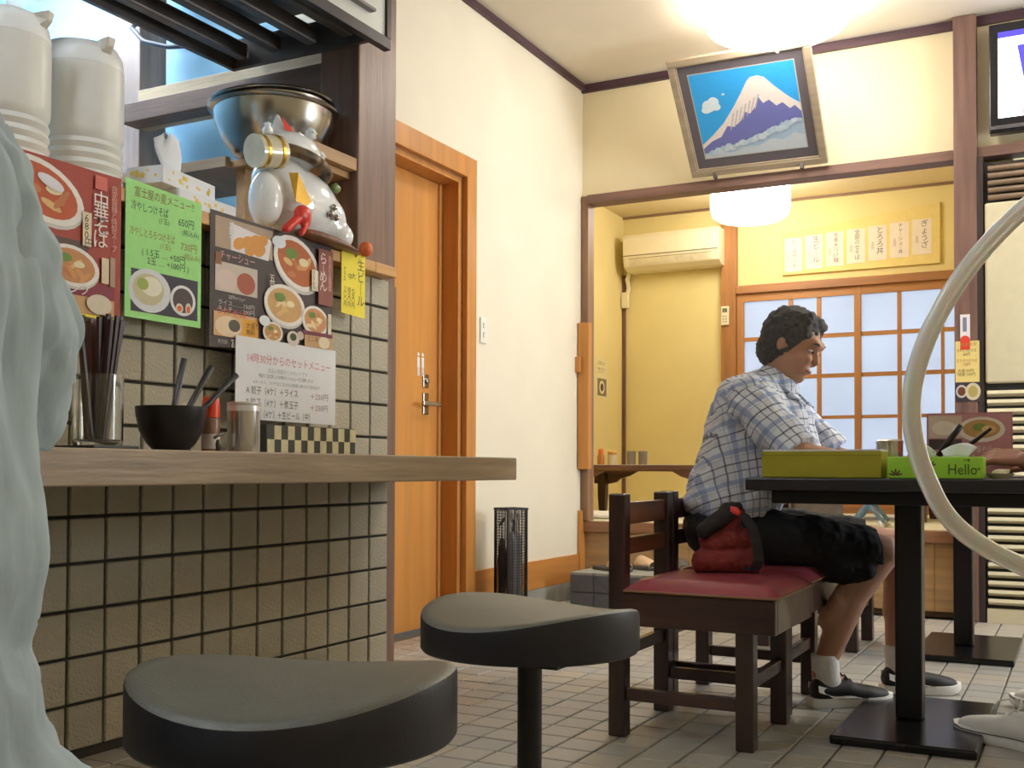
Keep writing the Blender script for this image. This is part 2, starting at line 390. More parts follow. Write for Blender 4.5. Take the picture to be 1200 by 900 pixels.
# glazed lattice doors
win = struct(MB().box(-2.278, -2.228, 7.965, 8.0, .471, 2.044).build('window_1', wood('shoji_frame', 'b98350', .45, 'z', .12)))
sf = wood('shoji_frame', 'b98350', .45, 'z', .12); sfx = wood('shoji_frame_x', 'b98350', .45, 'x', .12)
frost = mat('frosted_glass', 'd3dcec', .45, var=.08, scale=2.2, bump=.2, bscale=250, trans=.85)
cols = [(-2.228, -1.898), (-1.867, -1.696), (-1.665, -1.433), (-1.386, -1.144), (-1.116, -.859), (-.837, -.60)]
rows = [(1.69+.03, 1.985), (1.431, 1.69), (1.13, 1.401), (.84, 1.106), (.53, .815)]
for a, b in zip([c_[1] for c_ in cols[:-1]], [c_[0] for c_ in cols[1:]]):
    w_ = b-a; MB().box(a, b, 7.965 if w_ > .04 else 7.975, 7.995, .471, 2.044).build('stile' if w_ > .04 else 'glazing_bar', sf, win, bevel=.002)
MB().box(-.60, -.46, 7.965, 7.995, .471, 2.044).build('stile', sf, win)
for (xa, xb) in ((-2.228, -1.41), (-1.41, -.60)):
    MB().box(xa, xb, 7.967, 7.994, 1.985, 2.044).build('top_rail', sfx, win); MB().box(xa, xb, 7.967, 7.994, .471, .53).build('bottom_rail', sfx, win)
    for (z0_, _), (_, z1_) in zip(rows[:-1], rows[1:]):
        MB().box(xa, xb, 7.977, 7.993, z1_, z0_).build('glazing_bar', sfx, win)
for xa, xb in cols:
    for za, zb in rows:
        MB().box(xa-.002, xb+.002, 7.984, 7.989, za-.002, zb+.002).build('pane', frost, win)
# tiled step in front of the raised floor
st = struct(box('floor_step', -2.43, -1.2, 5.36, 5.84, 0, .176, mat('step_bed', '70747a', .9)))
stt = mat('step_tile', '63666f', .35, var=.12, scale=25, bump=.1)
stp = mat('step_top', '9ea19d', .4, var=.1, scale=25, bump=.1)
for k in range(9):
    xa = -2.44+k*.139
    for (za, zb) in ((.002, .082), (.087, .176)):
        MB().box(xa, xa+.134, 5.346, 5.359, za, zb).build('tile', stt, st, bevel=.0015)
    for j in range(4):
        ya = 5.346+j*.124
        MB().box(xa, xa+.134, ya, ya+.119, .1765, .19).build('tile', stp, st, bevel=.0015)

# counter wall with tiles
cw = struct(box('wall_counter', -2.50, -2.285, -1.64, 3.17, 0, 1.428, grout))
MB().box(-2.284, -2.268, -1.64, 3.345, 0, 1.428).build('grout_bed', grout, cw)
wt = tile_material('wall_tile', ['aaa491', 'b2ac98', 'a39d8c', 'b6af9b', 'aea58f'], .5, .5)
Pt = .1185; TW = Pt-.009
wtm, wv, wf = tile_mesh('tile', TW, TW, .010, .003)
wtm.materials.append(wt)
Mrot = Matrix(((0, 0, 1, 0), (1, 0, 0, 0), (0, 1, 0, 0), (0, 0, 0, 1)))    # local z -> world x, x -> y, y -> z
cut = MB(); n = 0
for i in range(0, 43):
    for j in range(12):
        y = 3.343-(i+1)*Pt; z = .027+j*Pt+(.0 if j < 6 else .0)
        if y < -1.62: continue
        hs = 1 if j < 11 else (1.4275-z)/TW
        if y > 1.0 and n < 300:
            o = bpy.data.objects.new('tile', wtm); C.objects.link(o); o.parent = cw
            o.matrix_parent_inverse = Matrix.Identity(4)
            o.matrix_local = Matrix.Translation(Vector((-2.258+rnd.uniform(-.001, .001), y+.0045, z))-Vector(cw.location)) @ Mrot @ Matrix.Diagonal((1, hs, 1, 1)); n += 1
        else: cut.add([(-2.258+c_, y+.0045+a_, z+b_*hs) for a_, b_, c_ in wv], wf)
tag(cut.build('tile', wt, cw), kind='stuff')
struct(box('trim_18', -2.52, -2.20, -1.64, 3.17, 1.430, 1.467, capw, bevel=.003))
struct(box('trim_19', -2.278, -2.20, 3.1715, 3.305, 1.430, 1.467, capw, bevel=.003))
struct(box('trim_20', -2.455, -2.285, 3.18, 3.42, 0, 2.999, wood('big_post', '7c6152', .4, 'z'), bevel=.005))
struct(box('trim_21', -2.283, -2.2792, 3.3455, 3.418, 0, 1.42, brownz))

# counter
ct = tag(box('counter_top', -2.255, -1.75, -1.0, 3.385, .702, .779, counterw, bevel=.004), 'long brown wooden counter board along the tiled wall', 'counter')

# kitchen beyond
struct(box('wall_kitchen_left', -4.75, -4.6, -1.64, 3.5, 0, 3.0, bluewall))
struct(box('wall_kitchen_back', -4.6, -2.785, 3.6, 3.7, 0, 3.0, bluewall))
struct(box('trim_22', -2.60, -2.46, 3.435, 3.455, 1.2, 2.3, honeyz))
struct(box('trim_23', -3.64, -3.49, 3.30, 3.45, 0, 2.999, wood('kitchen_post', '9a8880', .45, 'z'), bevel=.004))
struct(MB().box(-3.489, -2.456, 3.20, 3.29, 2.15, 2.228).build('trim_24', wood('kitchen_beam', '6b5548', .5, 'x'), bevel=.003))
struct(MB().box(-3.489, -2.456, 3.291, 3.34, 2.155, 2.315).build('trim_25', wood('kitchen_beam_light', 'bca888', .5, 'x'), bevel=.003))
# ================================================================ lamps
shade = mat('lamp_shade_lit', 'fff4e2', .6, var=0, emit=1)
def shade_mat(name, h, e):
    m = mat(name, h, .6, var=0); b = m.node_tree.nodes['Principled BSDF']
    b.inputs['Emission Color'].default_value = hexc(h)+(1,); b.inputs['Emission Strength'].default_value = e; return m
def ceiling_lamp(x, y, zc, zb, r, label, strength, cord=True, grp=None):
    t = thing('ceiling_lamp', label, 'lamp', (x, y, zc), group=grp)
    h = zc-zb; m = shade_mat('lamp_shade_%g' % strength, 'fff7ea', strength)
    MB().lathe([(.001, zb-.03), (r*.45, zb-.026), (r*.8, zb-.008), (r*.95, zb+.02), (r, zb+.07), (r, zc-.05), (r*.96, zc-.035)], 56, m, xf((x, y, 0))).build('lamp_shade', m, t, smooth=True, auto=60)
    MB().lathe([(r*.97, zc-.035), (r*.97, zc-.002)], 40, None, xf((x, y, 0))).build('base_plate', white, t)
    if cord:
        MB().tube([(x, y, zb-.028), (x, y, zb-.075)], .0025, 6).lathe([(.004, zb-.115), (.009, zb-.11), (.008, zb-.08), (.003, zb-.073)], 12, None, xf((x, y, 0))).build('pull_cord', white, t, smooth=True)
    return t
ceiling_lamp(-1.276, 5.15, 3.0, 2.835, .345, 'large round white ceiling lamp in front of the mountain picture', LAMP1)
ceiling_lamp(-1.96, 7.17, 2.72, 2.42, .262, 'smaller round ceiling lamp inside the raised back room', LAMP2, False)
ceiling_lamp(1.15, 4.9, 3.0, 2.80, .33, 'added unseen round fill lamp above the dining tables by the right wall', LAMP_FILL)  # extra lamp out of view, added as fill light
ceiling_lamp(.3, -.4, 3.0, 2.80, .33, 'added unseen round fill lamp at the entrance end of the room', LAMP_FILL*.3)  # weak fill lamp added behind the camera
def tube_light(name_label, x, y, z, L, axis, e):
    t = thing('tube_light', name_label, 'lamp', (x, y, z)); m = shade_mat('tube_glow_%g' % e, 'e6f2ff', e)
    if axis == 'y':
        box('housing', x-.07, x+.07, y-L/2, y+L/2, z+.03, z+.08, white, t); MB().tube([(x, y-L/2+.02, z), (x, y+L/2-.02, z)], .018, 12).build('tube', m, t, smooth=True)
    else:
        box('housing', x-L/2, x+L/2, y-.07, y+.07, z+.03, z+.08, white, t); MB().tube([(x-L/2+.02, y, z), (x+L/2-.02, y, z)], .018, 12).build('tube', m, t, smooth=True)
tube_light('fluorescent tube light over the kitchen', -3.3, 1.7, 2.9, 1.2, 'y', TUBEK)
tube_light('fluorescent tube light near the kitchen end wall', -4.0, 3.0, 2.9, 1.0, 'x', TUBEK)
tube_light('fluorescent tube light over the counter behind the camera', -1.95, .6, 2.9, 1.2, 'y', TUBE)

# ================================================================ framed mountain picture
t = thing('framed_picture', 'framed picture of a snowy mountain under blue sky, leaning from the wall', 'picture', (-1.545, 5.80, 2.355))
W_, H_ = .735, .665
U = Vector((1, 0, -.012)).normalized(); V = Vector((.0, -.43, .49)).normalized(); N = U.cross(V)
O = Vector((-1.905, 5.80, 2.362))
fw = .035
def pf(u, v, d=0): return O+U*u+V*v+N*d
gold = wood('picture_frame', 'a0917c', .4, 'x', .15)
fr = MB()
for (u0, v0, u1, v1, d) in ((0, 0, W_, fw, .02), (0, H_-fw, W_, H_, .02), (0, fw, fw, H_-fw, .02), (W_-fw, fw, W_, H_-fw, .02), (fw, fw, W_-fw, fw+.008, .012), (fw, H_-fw-.008, W_-fw, H_-fw, .012), (fw, fw, fw+.008, H_-fw, .012), (W_-fw-.008, fw, W_-fw, H_-fw, .012)):
    fr.prism([(u0, v0), (u1, v0), (u1, v1), (u0, v1)], O+N*d, U, V, N, d+.012)
fr.build('frame', gold, t, bevel=.003)
MB().prism([(fw, fw), (W_-fw, fw), (W_-fw, H_-fw), (fw, H_-fw)], O+N*.002, U, V, N, .012).build('mat_board', mat('mat_board', '5f5960', .7, var=.05), t)
p = Print(O+N*.0025, U, V); p.k = 1
a0, b0, a1, b1 = .095, .10, W_-.095, H_-.095; w_ = a1-a0; h_ = b1-b0
p.rect(a0-.005, b0-.005, a1+.005, b1+.005, 'b9b3a8'); p.rect(a0, b0, a1, b1, '2f9fe6')
pp = lambda L: [(a0+x*w_, b0+y*h_) for x, y in L]
p.poly(pp([(0, 0), (1, 0), (1, .52), (.93, .58), (.86, .66), (.78, .76), (.71, .86), (.65, .89), (.58, .88), (.54, .84), (.47, .72), (.38, .58), (.25, .40), (.12, .27), (0, .17)]), 'dcd3cf')
p.poly(pp([(0, 0), (1, 0), (1, .42), (.95, .50), (.9, .47), (.84, .55), (.78, .52), (.72, .60), (.66, .57), (.62, .66), (.58, .54), (.52, .47), (.47, .50), (.42, .40), (.34, .34), (.28, .36), (.2, .24), (.1, .2), (0, .12)]), '6a6fb0')
for i in range(7):
    x = .30+i*.045; p.poly(pp([(x, .30+i*.035), (x+.012, .31+i*.035), (x+.07, .50+i*.03), (x+.055, .50+i*.03)]), 'b4aeb8', False)
p.k += 1
p.poly(pp([(0, 0), (1, 0), (1, .33), (.93, .36), (.87, .29), (.8, .33), (.74, .25), (.66, .27), (.6, .19), (.5, .2), (.43, .13), (.33, .15), (.26, .08), (.15, .10), (.08, .05), (0, .07)]), '9fb6cf')
p.poly(pp([(0, 0), (1, 0), (1, .15), (.9, .19), (.8, .12), (.68, .15), (.55, .08), (.4, .09), (.3, .04), (.15, .06), (0, .04)]), 'b9c4cf')
for (x, y, a, b) in ((.14, .62, .06, .06), (.19, .66, .05, .05), (.11, .58, .045, .035), (.21, .60, .04, .035), (.30, .735, .014, .01)):
    p.ell(a0+x*w_, b0+y*h_, a*w_*1.1, b*h_*1.2, 'cfdfe8', 14, up=False)
p.k += 1; q = random.Random(4)
for i in range(34):
    x = .03+i*.0285; yv = .05+.30*x**1.3+q.uniform(-.02, .02); r = min(q.uniform(.02, .045), x, 1-x, yv-.0)
    if r > .008: p.ell(a0+x*w_, b0+yv*h_, r*w_*.9, r*h_*.9, q.choice(['a9bdd2', 'b5c6d6', 'c0cdd8']), 10, up=False)
p.build(t)
for u in (.13, .60):
    MB().box(-.008, .008, -.02, .012, -.02, .02, None, Matrix.Translation(pf(u, .0, .01))).build('wall_clip', darksteel, t)
MB().tube([pf(.12, H_-.1, -.013), (-1.55, 5.865, 2.93), pf(.6, H_-.1, -.013)], .0018, 5).build('hanging_wire', steel, t)

# ================================================================ television
t = thing('television', 'flat black television mounted high on the wall right of the dark post', 'television', (.05, 5.80, 2.39))
box('casing', -.396, .50, 5.78, 5.84, 2.385, 2.92, mat('tv_black', '1c1b20', .25), t, bevel=.006)
box('lower_bezel', -.396, .50, 5.772, 5.7795, 2.40, 2.418, mat('tv_silver', '77767c', .3, .6), t)
box('wall_bracket', -.1, .2, 5.841, 5.87, 2.5, 2.8, darksteel, t)
scr = shade_mat('tv_screen_white', 'e8f0ff', 2.2); scr2 = shade_mat('tv_screen_blue', '4038a8', .9); scr3 = shade_mat('tv_screen_red', 'ff7a8a', 1.4); scr4 = shade_mat('tv_screen_cyan', '9fd8ff', 1.8)
mb = MB(); y = 5.7795
mb.box(-.355, .46, y-.002, y, 2.455, 2.875, scr); mb.box(-.355, .46, y-.003, y-.002, 2.845, 2.875, scr2)
mb.add([(-.27, y-.003, 2.80), (.2, y-.003, 2.81), (.2, y-.003, 2.53), (-.225, y-.003, 2.53)], [(0, 3, 2, 1)], scr2)
mb.add([(-.23, y-.004, 2.535), (.46, y-.004, 2.56), (.46, y-.004, 2.46), (-.26, y-.004, 2.46)], [(0, 3, 2, 1)], scr3)
mb.add([(-.35, y-.003, 2.84), (-.33, y-.003, 2.84), (-.30, y-.003, 2.5), (-.34, y-.003, 2.5)], [(0, 3, 2, 1)], scr4)
mb.build('screen', None, t)

# ================================================================ floor standing air conditioner cabinet at the right
t = thing('cabinet_air_conditioner', 'tall cream floor-standing air conditioner with slatted grilles, right of the dark post', 'air conditioner', (-.05, 5.95, 0))
acm = mat('ac_cream', 'd8cfb0', .4, var=.03)
box('cabinet', -.425, .33, 5.83, 5.955, 0, 2.255, mat('ac_dark_gap', '3a3532', .6), t)
box('front_panel', -.42, .33, 5.79, 5.828, 1.165, 2.05, acm, t, bevel=.01)
for k in range(5):
    MB().tube([(-.405, 5.80, 2.075+k*.036), (.32, 5.80, 2.075+k*.036)], .0135, 10).build('louvre', mat('ac_louvre', '8f7a66', .4), t, smooth=True)
for k in range(24):
    z = 1.118-k*.044
    MB().box(-.415, .33, -.002, .03, -.006, .014, None, xf((0, 5.795, z), (R(-28), 0, 0))).build('slat', acm, t, bevel=.002)
box('base_panel', -.42, .33, 5.80, 5.828, 0, .07, acm, t)
struct(box('trim_26', -.4549, -.427, 5.80, 5.90, 0, 2.286, wood('ac_frame', '3a2f2d', .5, 'z')))

# wall air conditioner in the back room
t = thing('wall_air_conditioner', 'white split air conditioner mounted high in the back room corner', 'air conditioner', (-2.74, 7.9, 2.26))
acw = mat('ac_white', 'efe4c6', .35, var=.02)
body = MB(); prof = [(7.999, 2.535), (7.80, 2.535), (7.775, 2.50), (7.775, 2.36), (7.80, 2.29), (7.86, 2.262), (7.999, 2.262)]
n = len(prof); body.add([(x, y, z) for x in (-3.115, -2.362) for y, z in prof], [tuple(range(n)), tuple(range(2*n-1, n-1, -1))]+[(i, (i+1) % n, (i+1) % n+n, i+n) for i in range(n)])
body.build('casing', acw, t, bevel=.006)
MB().box(-3.11, -2.367, 7.771, 7.776, 2.365, 2.372).build('panel_seam', mat('seam', '8f8568', .6), t)
MB().box(-3.07, -2.42, -.001, .004, -.03, .02, None, xf((0, 7.785, 2.325), (R(20), 0, 0))).build('air_flap', mat('flap', 'ddd2b2', .4), t, bevel=.002)
MB().box(-3.07, -2.42, 7.779, 7.783, 2.344, 2.349).build('flap_gap', mat('seam', '8f8568', .6), t)
MB().tube([(-3.12, 7.95, 2.30), (-3.15, 7.96, 2.22), (-3.14, 7.97, 2.15), (-3.16, 7.96, 2.08)], .018, 8).box(-3.19, -3.14, 7.94, 7.98, 2.0, 2.12).build('pipe_cover', acw, t, smooth=False)
t = thing('remote_control', 'cream remote control hanging in a holder on the back room pillar', 'remote control', (-2.355, 7.928, 1.81))
box('body', -2.384, -2.326, 7.912, 7.929, 1.815, 1.955, ivory, t, bevel=.004); box('display', -2.374, -2.336, 7.9105, 7.9118, 1.91, 1.94, mat('lcd', '6b6f5a', .3), t)
mb = MB()
for i in range(2):
    for j in range(3): mb.box(-2.372+i*.02, -2.360+i*.02, 7.9105, 7.9118, 1.835+j*.02, 1.846+j*.02)
mb.build('button', mat('button_grey', 'a7a391', .5), t)

# switch plate
t = thing('light_switch', 'white two-button light switch plate on the left wall', 'switch', (-2.60, 4.66, 1.40))
box('plate', -2.603, -2.596, 4.635, 4.695, 1.355, 1.48, white, t, bevel=.002)
for k in range(2): box('button', -2.5955, -2.592, 4.655, 4.675, 1.385+k*.045, 1.41+k*.045, mat('switch_button', 'dcdcd6', .4), t, bevel=.001)

# small poster in the back room (side wall)
t = thing('wall_notice', 'small paper notice with a round picture on the back room side wall', 'poster', (-3.198, 7.56, 1.27))
MB().box(-3.1998, -3.198, 7.455, 7.70, 1.27, 1.57).build('sheet', mat('notice_paper', 'eadfae', .8, var=.03), t)
p = Print((-3.1978, 7.455, 1.27), (0, 1, 0), (0, 0, 1))
p.rect(.03, .02, .2, .15, '8a7c5c'); p.ell(.115, .085, .05, .05, 'e8dfc0'); p.ell(.115, .085, .03, .03, '5b4a35')
p.text('お知らせ', .03, .28, .035, '8a7a50'); p.text('毎度ありがとう\nございます', .03, .23, .022, '8a7a50')
p.build(t)

# yellow menu board
t = thing('menu_board', 'long pale yellow board of seven handwritten paper menus above the lattice windows', 'sign', (-1.4, 7.99, 2.16))
MB().prism([(-1.947, 2.165), (-.862, 2.165), (-.862, 2.585), (-1.947, 2.468)], (0, 7.98, 0), (1, 0, 0), (0, 0, 1), (0, -1, 0), .0195).build('board', mat('board_yellow', 'efd98c', .7, var=.03), t)
names = ['ビールセット', '生ビール', '冬季大つけ麺', '全部のせそば', 'とろろ丼', 'チャーシュー丼', 'ぎょうざ']
for i, nm in enumerate(names):
    xa = -1.925+i*.1475; za = 2.185+i*.008; h = .245+.0*i
    MB().box(xa, xa+.125, 7.9775, 7.9793, za, za+h).build('menu_strip', mat('menu_paper', 'efe4d4', .8, var=.02), t)
    p = Print((xa, 7.9773, za), (1, 0, 0), (0, 0, 1)); s_ = min(.052, .225/len(nm))
    p.text(nm, .052, h-.008, s_*1.02, '6a6268', vertical=True, leading=.93)
    p.text('五百円', .018, h*.55, .022, 'a09088', vertical=True, leading=.9)
    p.build(t)

# ================================================================ chairs
def make_chair():
    t = thing('dining_chair', 'x', 'chair')
    L = .024
    for (x, y, z1) in ((.18, -.18, .315), (.18, .18, .315), (-.18, -.18, .672), (-.18, .18, .672)):
        MB().box(x-L, x+L, y-L, y+L, 0, z1).build('leg', chairw, t, bevel=.004, keep=True)
    MB().box(-.154, .265, -.215, -.19, .31, .402).box(-.154, .265, .19, .215, .31, .402).box(.24, .265, -.189, .189, .31, .402).box(-.154, -.13, -.189, .189, .31, .402).build('seat_frame', chairx, t, bevel=.003, keep=True)
    MB().box(-.154, .272, -.222, .222, .4025, .4085).build('seat_edge', wood('seat_edge', '8a6238', .35, 'x', .2), t, bevel=.002, keep=True)
    cb = MB(); nx = 14; vs = []; fs = []
    for i in range(nx+1):
        for j in range(nx+1):
            u = i/nx*2-1; v = j/nx*2-1; e = (1-abs(u)**6)*(1-abs(v)**6)
            vs.append((.057+u*.210, v*.217, .409+.012*min(1, e*3)+.020*e**.6))
    for i in range(nx):
        for j in range(nx): fs.append((i*(nx+1)+j, (i+1)*(nx+1)+j, (i+1)*(nx+1)+j+1, i*(nx+1)+j+1))
    cb.add(vs, fs); cb.build('seat_cushion', redpad, t, smooth=True, keep=True)
    for z0_, z1_ in ((.585, .648), (.50, .548)):
        MB().box(-.19, -.165, -.155, .155, z0_, z1_).build('back_rail', wood('chair_rail', '6b4128', .33, 'y', .3), t, bevel=.003, keep=True)
    MB().box(-.155, .155, -.192, -.168, .10, .135).build('stretcher', chairx, t, bevel=.003, keep=True)
    MB().box(-.155, .155, .168, .192, .10, .135).build('stretcher', chairx, t, bevel=.003, keep=True)
    MB().box(.168, .192, -.155, .155, .155, .19).build('stretcher', chairx, t, bevel=.003, keep=True)
    MB().box(-.192, -.168, -.155, .155, .215, .25).build('stretcher', chairx, t, bevel=.003, keep=True)
    return t
ch = make_chair(); ch.location = (-.972, 3.035, 0); ch['label'] = 'dark wooden chair with red padded seat holding a red bag'; G = 'dining chairs at the tables'; ch['group'] = G
for (x, y, rz, lb) in ((-.99, 3.50, 0, 'dark wooden chair with red padded seat on which the man sits'),
                       (-1.02, 4.78, 0, 'dark wooden chair at the farther black table, behind the seated man'),
                       (.30, 3.45, R(180), 'dark wooden chair at the right edge, under the person in white shoes')):
    c = copy_tree(ch); c.location = (x, y, 0); c.rotation_euler.z = rz; c['label'] = lb

# ================================================================ black tables
def make_table():
    t = thing('dining_table', 'x', 'table')
    MB().box(-.42, .42, -.31, .33, .682, .718).build('tabletop', tabletop, t, bevel=.005, keep=True)
    MB().box(-.36, .36, -.25, .25, .645, .6815).build('top_frame', blackm, t, bevel=.003, keep=True)
    MB().box(-.057, .017, -.037, .037, .025, .6445).build('pole', blackm, t, bevel=.006, keep=True)
    MB().box(-.185, .185, -.33, .33, 0, .024).build('base_plate', mat('table_base', '1e1d20', .22, .3, var=.3, scale=10), t, bevel=.006, keep=True)
    return t
tb = make_table(); tb.location = (-.43, 3.36, 0); tb['label'] = 'black pedestal table carrying the yellow box and green tissue box'; tb['group'] = 'black pedestal dining tables'
c = copy_tree(tb); c.location = (-.42, 4.86, 0); c['label'] = 'black pedestal table farther back, near the raised floor'

# ================================================================ bar stools
def make_stool():
    t = thing('bar_stool', 'x', 'stool')
    n = 64; rr = [0, .06, .10, .14, .165, .178, .186, .19]; th0 = R(162)
    def ztop(r, a): 
        e = r/.19; return .495+.015*math.cos(2*(a-th0))*e*e - (.005*max(0, (e-.95)/.05)**2)
    vs = [(0, 0, .495)]; fs = []
    for r in rr[1:]:
        for i in range(n): a = 2*math.pi*i/n; vs.append((r*math.cos(a), r*math.sin(a), ztop(r, a)))
    for i in range(n): fs.append((0, 1+i, 1+(i+1) % n))
    for j in range(len(rr)-2):
        for i in range(n): fs.append((1+j*n+i, 1+(j+1)*n+i, 1+(j+1)*n+(i+1) % n, 1+j*n+(i+1) % n))
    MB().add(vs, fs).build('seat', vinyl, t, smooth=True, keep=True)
    vs = []; fs = []
    prof = [(.19, None), (.1915, -.006), (.1915, 'b1'), (.188, 'b0'), (.178, 'b2')]
    for k, (r, q) in enumerate(prof):
        for i in range(n):
            a = 2*math.pi*i/n; zt = ztop(.19, a)
            z = zt if q is None else (zt-.006 if k == 1 else (.431 if q == 'b1' else (.426 if q == 'b0' else .425)))
            vs.append((r*math.cos(a), r*math.sin(a), z))
    for j in range(len(prof)-1):
        for i in range(n): fs.append((j*n+i, j*n+(i+1) % n, (j+1)*n+(i+1) % n, (j+1)*n+i))
    fs.append(tuple((len(prof)-1)*n+i for i in range(n)))
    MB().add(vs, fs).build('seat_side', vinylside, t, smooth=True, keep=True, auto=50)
    MB().box(-.10, .10, -.10, .10, .412, .4245).build('seat_plate', blackm, t, keep=True)
    MB().lathe([(.0215, .02), (.0215, .4115)], 28).build('pole', blackm, t, smooth=True, keep=True, auto=50)
    MB().lathe([(.17, 0), (.172, .006), (.16, .014), (.04, .020), (.03, .03)], 44).build('foot_plate', blackm, t, smooth=True, keep=True, auto=30)
    return t
s_ = make_stool(); s_.location = (-.862, 1.719, 0); s_['label'] = 'black round bar stool with saddle seat, farther from the camera'; s_['group'] = 'black stools along the counter'
c = copy_tree(s_); c.location = (-.826, 1.03, 0); c.rotation_euler.z = R(38); c['label'] = 'black round bar stool with saddle seat, nearest, cut by the bottom edge'
c = copy_tree(s_); c.location = (-.84, .40, 0); c['label'] = 'black round bar stool under the person in the pale blue shirt'

# ================================================================ low tables in the back room
def low_table(x0, x1, y0, y1, lb):
    t = thing('low_table', lb, 'table', ((x0+x1)/2, (y0+y1)/2, .435), group='low tables on the tatami'); zt = .768
    box('tabletop', x0, x1, y0, y1, zt-.028, zt, wood('low_table_wood', '6e4a38', .35, 'x'), t, bevel=.004)
    for y in (y0+.03, y1-.05):
        Lx = x1-x0-.04
        pts = [(0, 0), (0, -.10), (.10, -.105), (.17, -.09), (.20, -.065), (.27, -.045), (.33, -.012), (Lx-.33, -.012), (Lx-.27, -.045), (Lx-.20, -.065), (Lx-.17, -.09), (Lx-.10, -.105), (Lx, -.10), (Lx, 0)]
        MB().prism(pts, (x0+.02, y, zt-.0285), (1, 0, 0), (0, 0, 1), (0, -1, 0), .022).build('apron', wood('low_table_apron', '7a5038', .35, 'x'), t)
    for x in (x0+.06, x1-.12):
        for y in (y0+.035, y1-.085):
            MB().add([(x+a*s2+.03, y+b*s2+.03, z) for z, s2 in ((.4352, .022), (.55, .028), (.71, .030)) for a, b in ((-1, -1), (1, -1), (1, 1), (-1, 1))],
                     [(3, 2, 1, 0), (8, 9, 10, 11)]+[(4*j+i, 4*j+(i+1) % 4, 4*j+4+(i+1) % 4, 4*j+4+i) for j in range(2) for i in range(4)]).build('leg', wood('low_leg', '5a3a2a', .4, 'z'), t)
low_table(-3.12, -1.95, 6.55, 7.25, 'low dark wooden table with scalloped apron at the left of the tatami')
low_table(-1.70, -.75, 6.75, 7.4, 'low dark wooden table at the right of the tatami, glimpsed under the black table')
# small things on the low table
def lathe_thing(name, lb, cat, x, y, z, prof, m, grp=None, parts=()):
    t = thing(name, lb, cat, (x, y, z), group=grp)
    MB().lathe([(r, z+h) for r, h in prof], 28, None, xf((x, y, 0))).build('body', m, t, smooth=True, auto=40)
    for nm, pr, mm in parts: MB().lathe([(r, z+h) for r, h in pr], 28, None, xf((x, y, 0))).build(nm, mm, t, smooth=True, auto=40)
    return t
zt = .7683
lathe_thing('condiment_bottle', 'small orange-capped bottle on the left low table', 'bottle', -2.90, 6.85, zt, [(.022, 0), (.024, .01), (.024, .06), (.018, .075)], mat('amber', 'c9853c', .3), parts=[('cap', [(.018, .0755), (.018, .105), (.014, .11)], mat('orange_cap', 'e2702a', .4))])
lathe_thing('condiment_jar', 'pale round jar beside the orange-capped bottle on the low table', 'jar', -2.83, 6.88, zt, [(.03, 0), (.032, .05), (.03, .07)], mat('pale_jar', 'e8dcc0', .4), parts=[('lid', [(.031, .0705), (.031, .09), (.02, .096)], mat('jar_lid', 'd9a35a', .4))])
lathe_thing('drinking_glass', 'left one of two grey tumblers on the left low table', 'glass', -2.70, 6.9, zt, [(.028, 0), (.032, .095)], mat('grey_tumbler', '9a9486', .3))
lathe_thing('drinking_glass', 'right one of two grey tumblers on the left low table', 'glass', -2.625, 6.92, zt, [(.028, 0), (.032, .095)], mat('grey_tumbler', '9a9486', .3))
t = thing('paper_sheet', 'pale paper lying along the front edge of the left low table', 'paper', (-2.55, 6.62, zt)); MB().box(-2.85, -2.3, 6.555, 6.70, zt, zt+.002).build('sheet', paper, t)
t = thing('floor_cushion', 'flat white cushion at the left front corner of the tatami', 'cushion', (-2.9, 6.4, .436))
cb = MB(); cb.lathe([(.001, .436), (.20, .436), (.235, .452), (.22, .472), (.001, .480)], 4, None, xf((-2.72, 6.35, 0), (0, 0, R(45)), (1, 1, 1))); cb.build('cover', mat('white_cushion', 'ece8e4', .85), t, bevel=.012, smooth=True)
# shoes and step things on the tiled step
def slipper(x, y, z, rz, mm, lb, ms):
    t = thing('slipper', lb, 'slipper', (x, y, z), rz, 'slippers on the tiled step')
    out = [(-.12, .035), (-.06, .045), (.0, .04), (.06, .05), (.11, .042), (.135, .0)]
    poly = out+[(a, -b) for a, b in out[::-1][1:]]+[(-.135, 0)]
    MB().prism(poly[::-1], (0, 0, .022), (1, 0, 0), (0, 1, 0), (0, 0, 1), .022).build('sole', ms, t, keep=True, bevel=.005)
    vs = []; fs = []
    for i in range(6):
        xx = .0+i*.022
        for j in range(9):
            a = math.pi*j/8; w2 = .048 if i < 4 else .042-(i-4)*.006
            vs.append((xx, w2*math.cos(a), .023+math.sin(a)*(.055-.006*i)))
    for i in range(5):
        for j in range(8): fs.append((i*9+j, i*9+j+1, (i+1)*9+j+1, (i+1)*9+j))
    o = MB().add(vs, fs).build('strap', mm, t, keep=True, smooth=True); so = o.modifiers.new('s', 'SOLIDIFY'); so.thickness = .004
    return t
slipper(-2.27, 5.53, .1905, R(-20), mat('beige_strap', 'd8b894', .5), 'left slipper with beige strap on the tiled step', darksteel)
slipper(-2.17, 5.69, .1905, R(-28), mat('beige_strap', 'd8b894', .5), 'right slipper with beige strap on the tiled step', darksteel)
slipper(-1.90, 5.58, .1905, R(-60), mat('dark_strap', '4c4644', .5), 'dark slipper beside the beige pair on the step', darksteel)
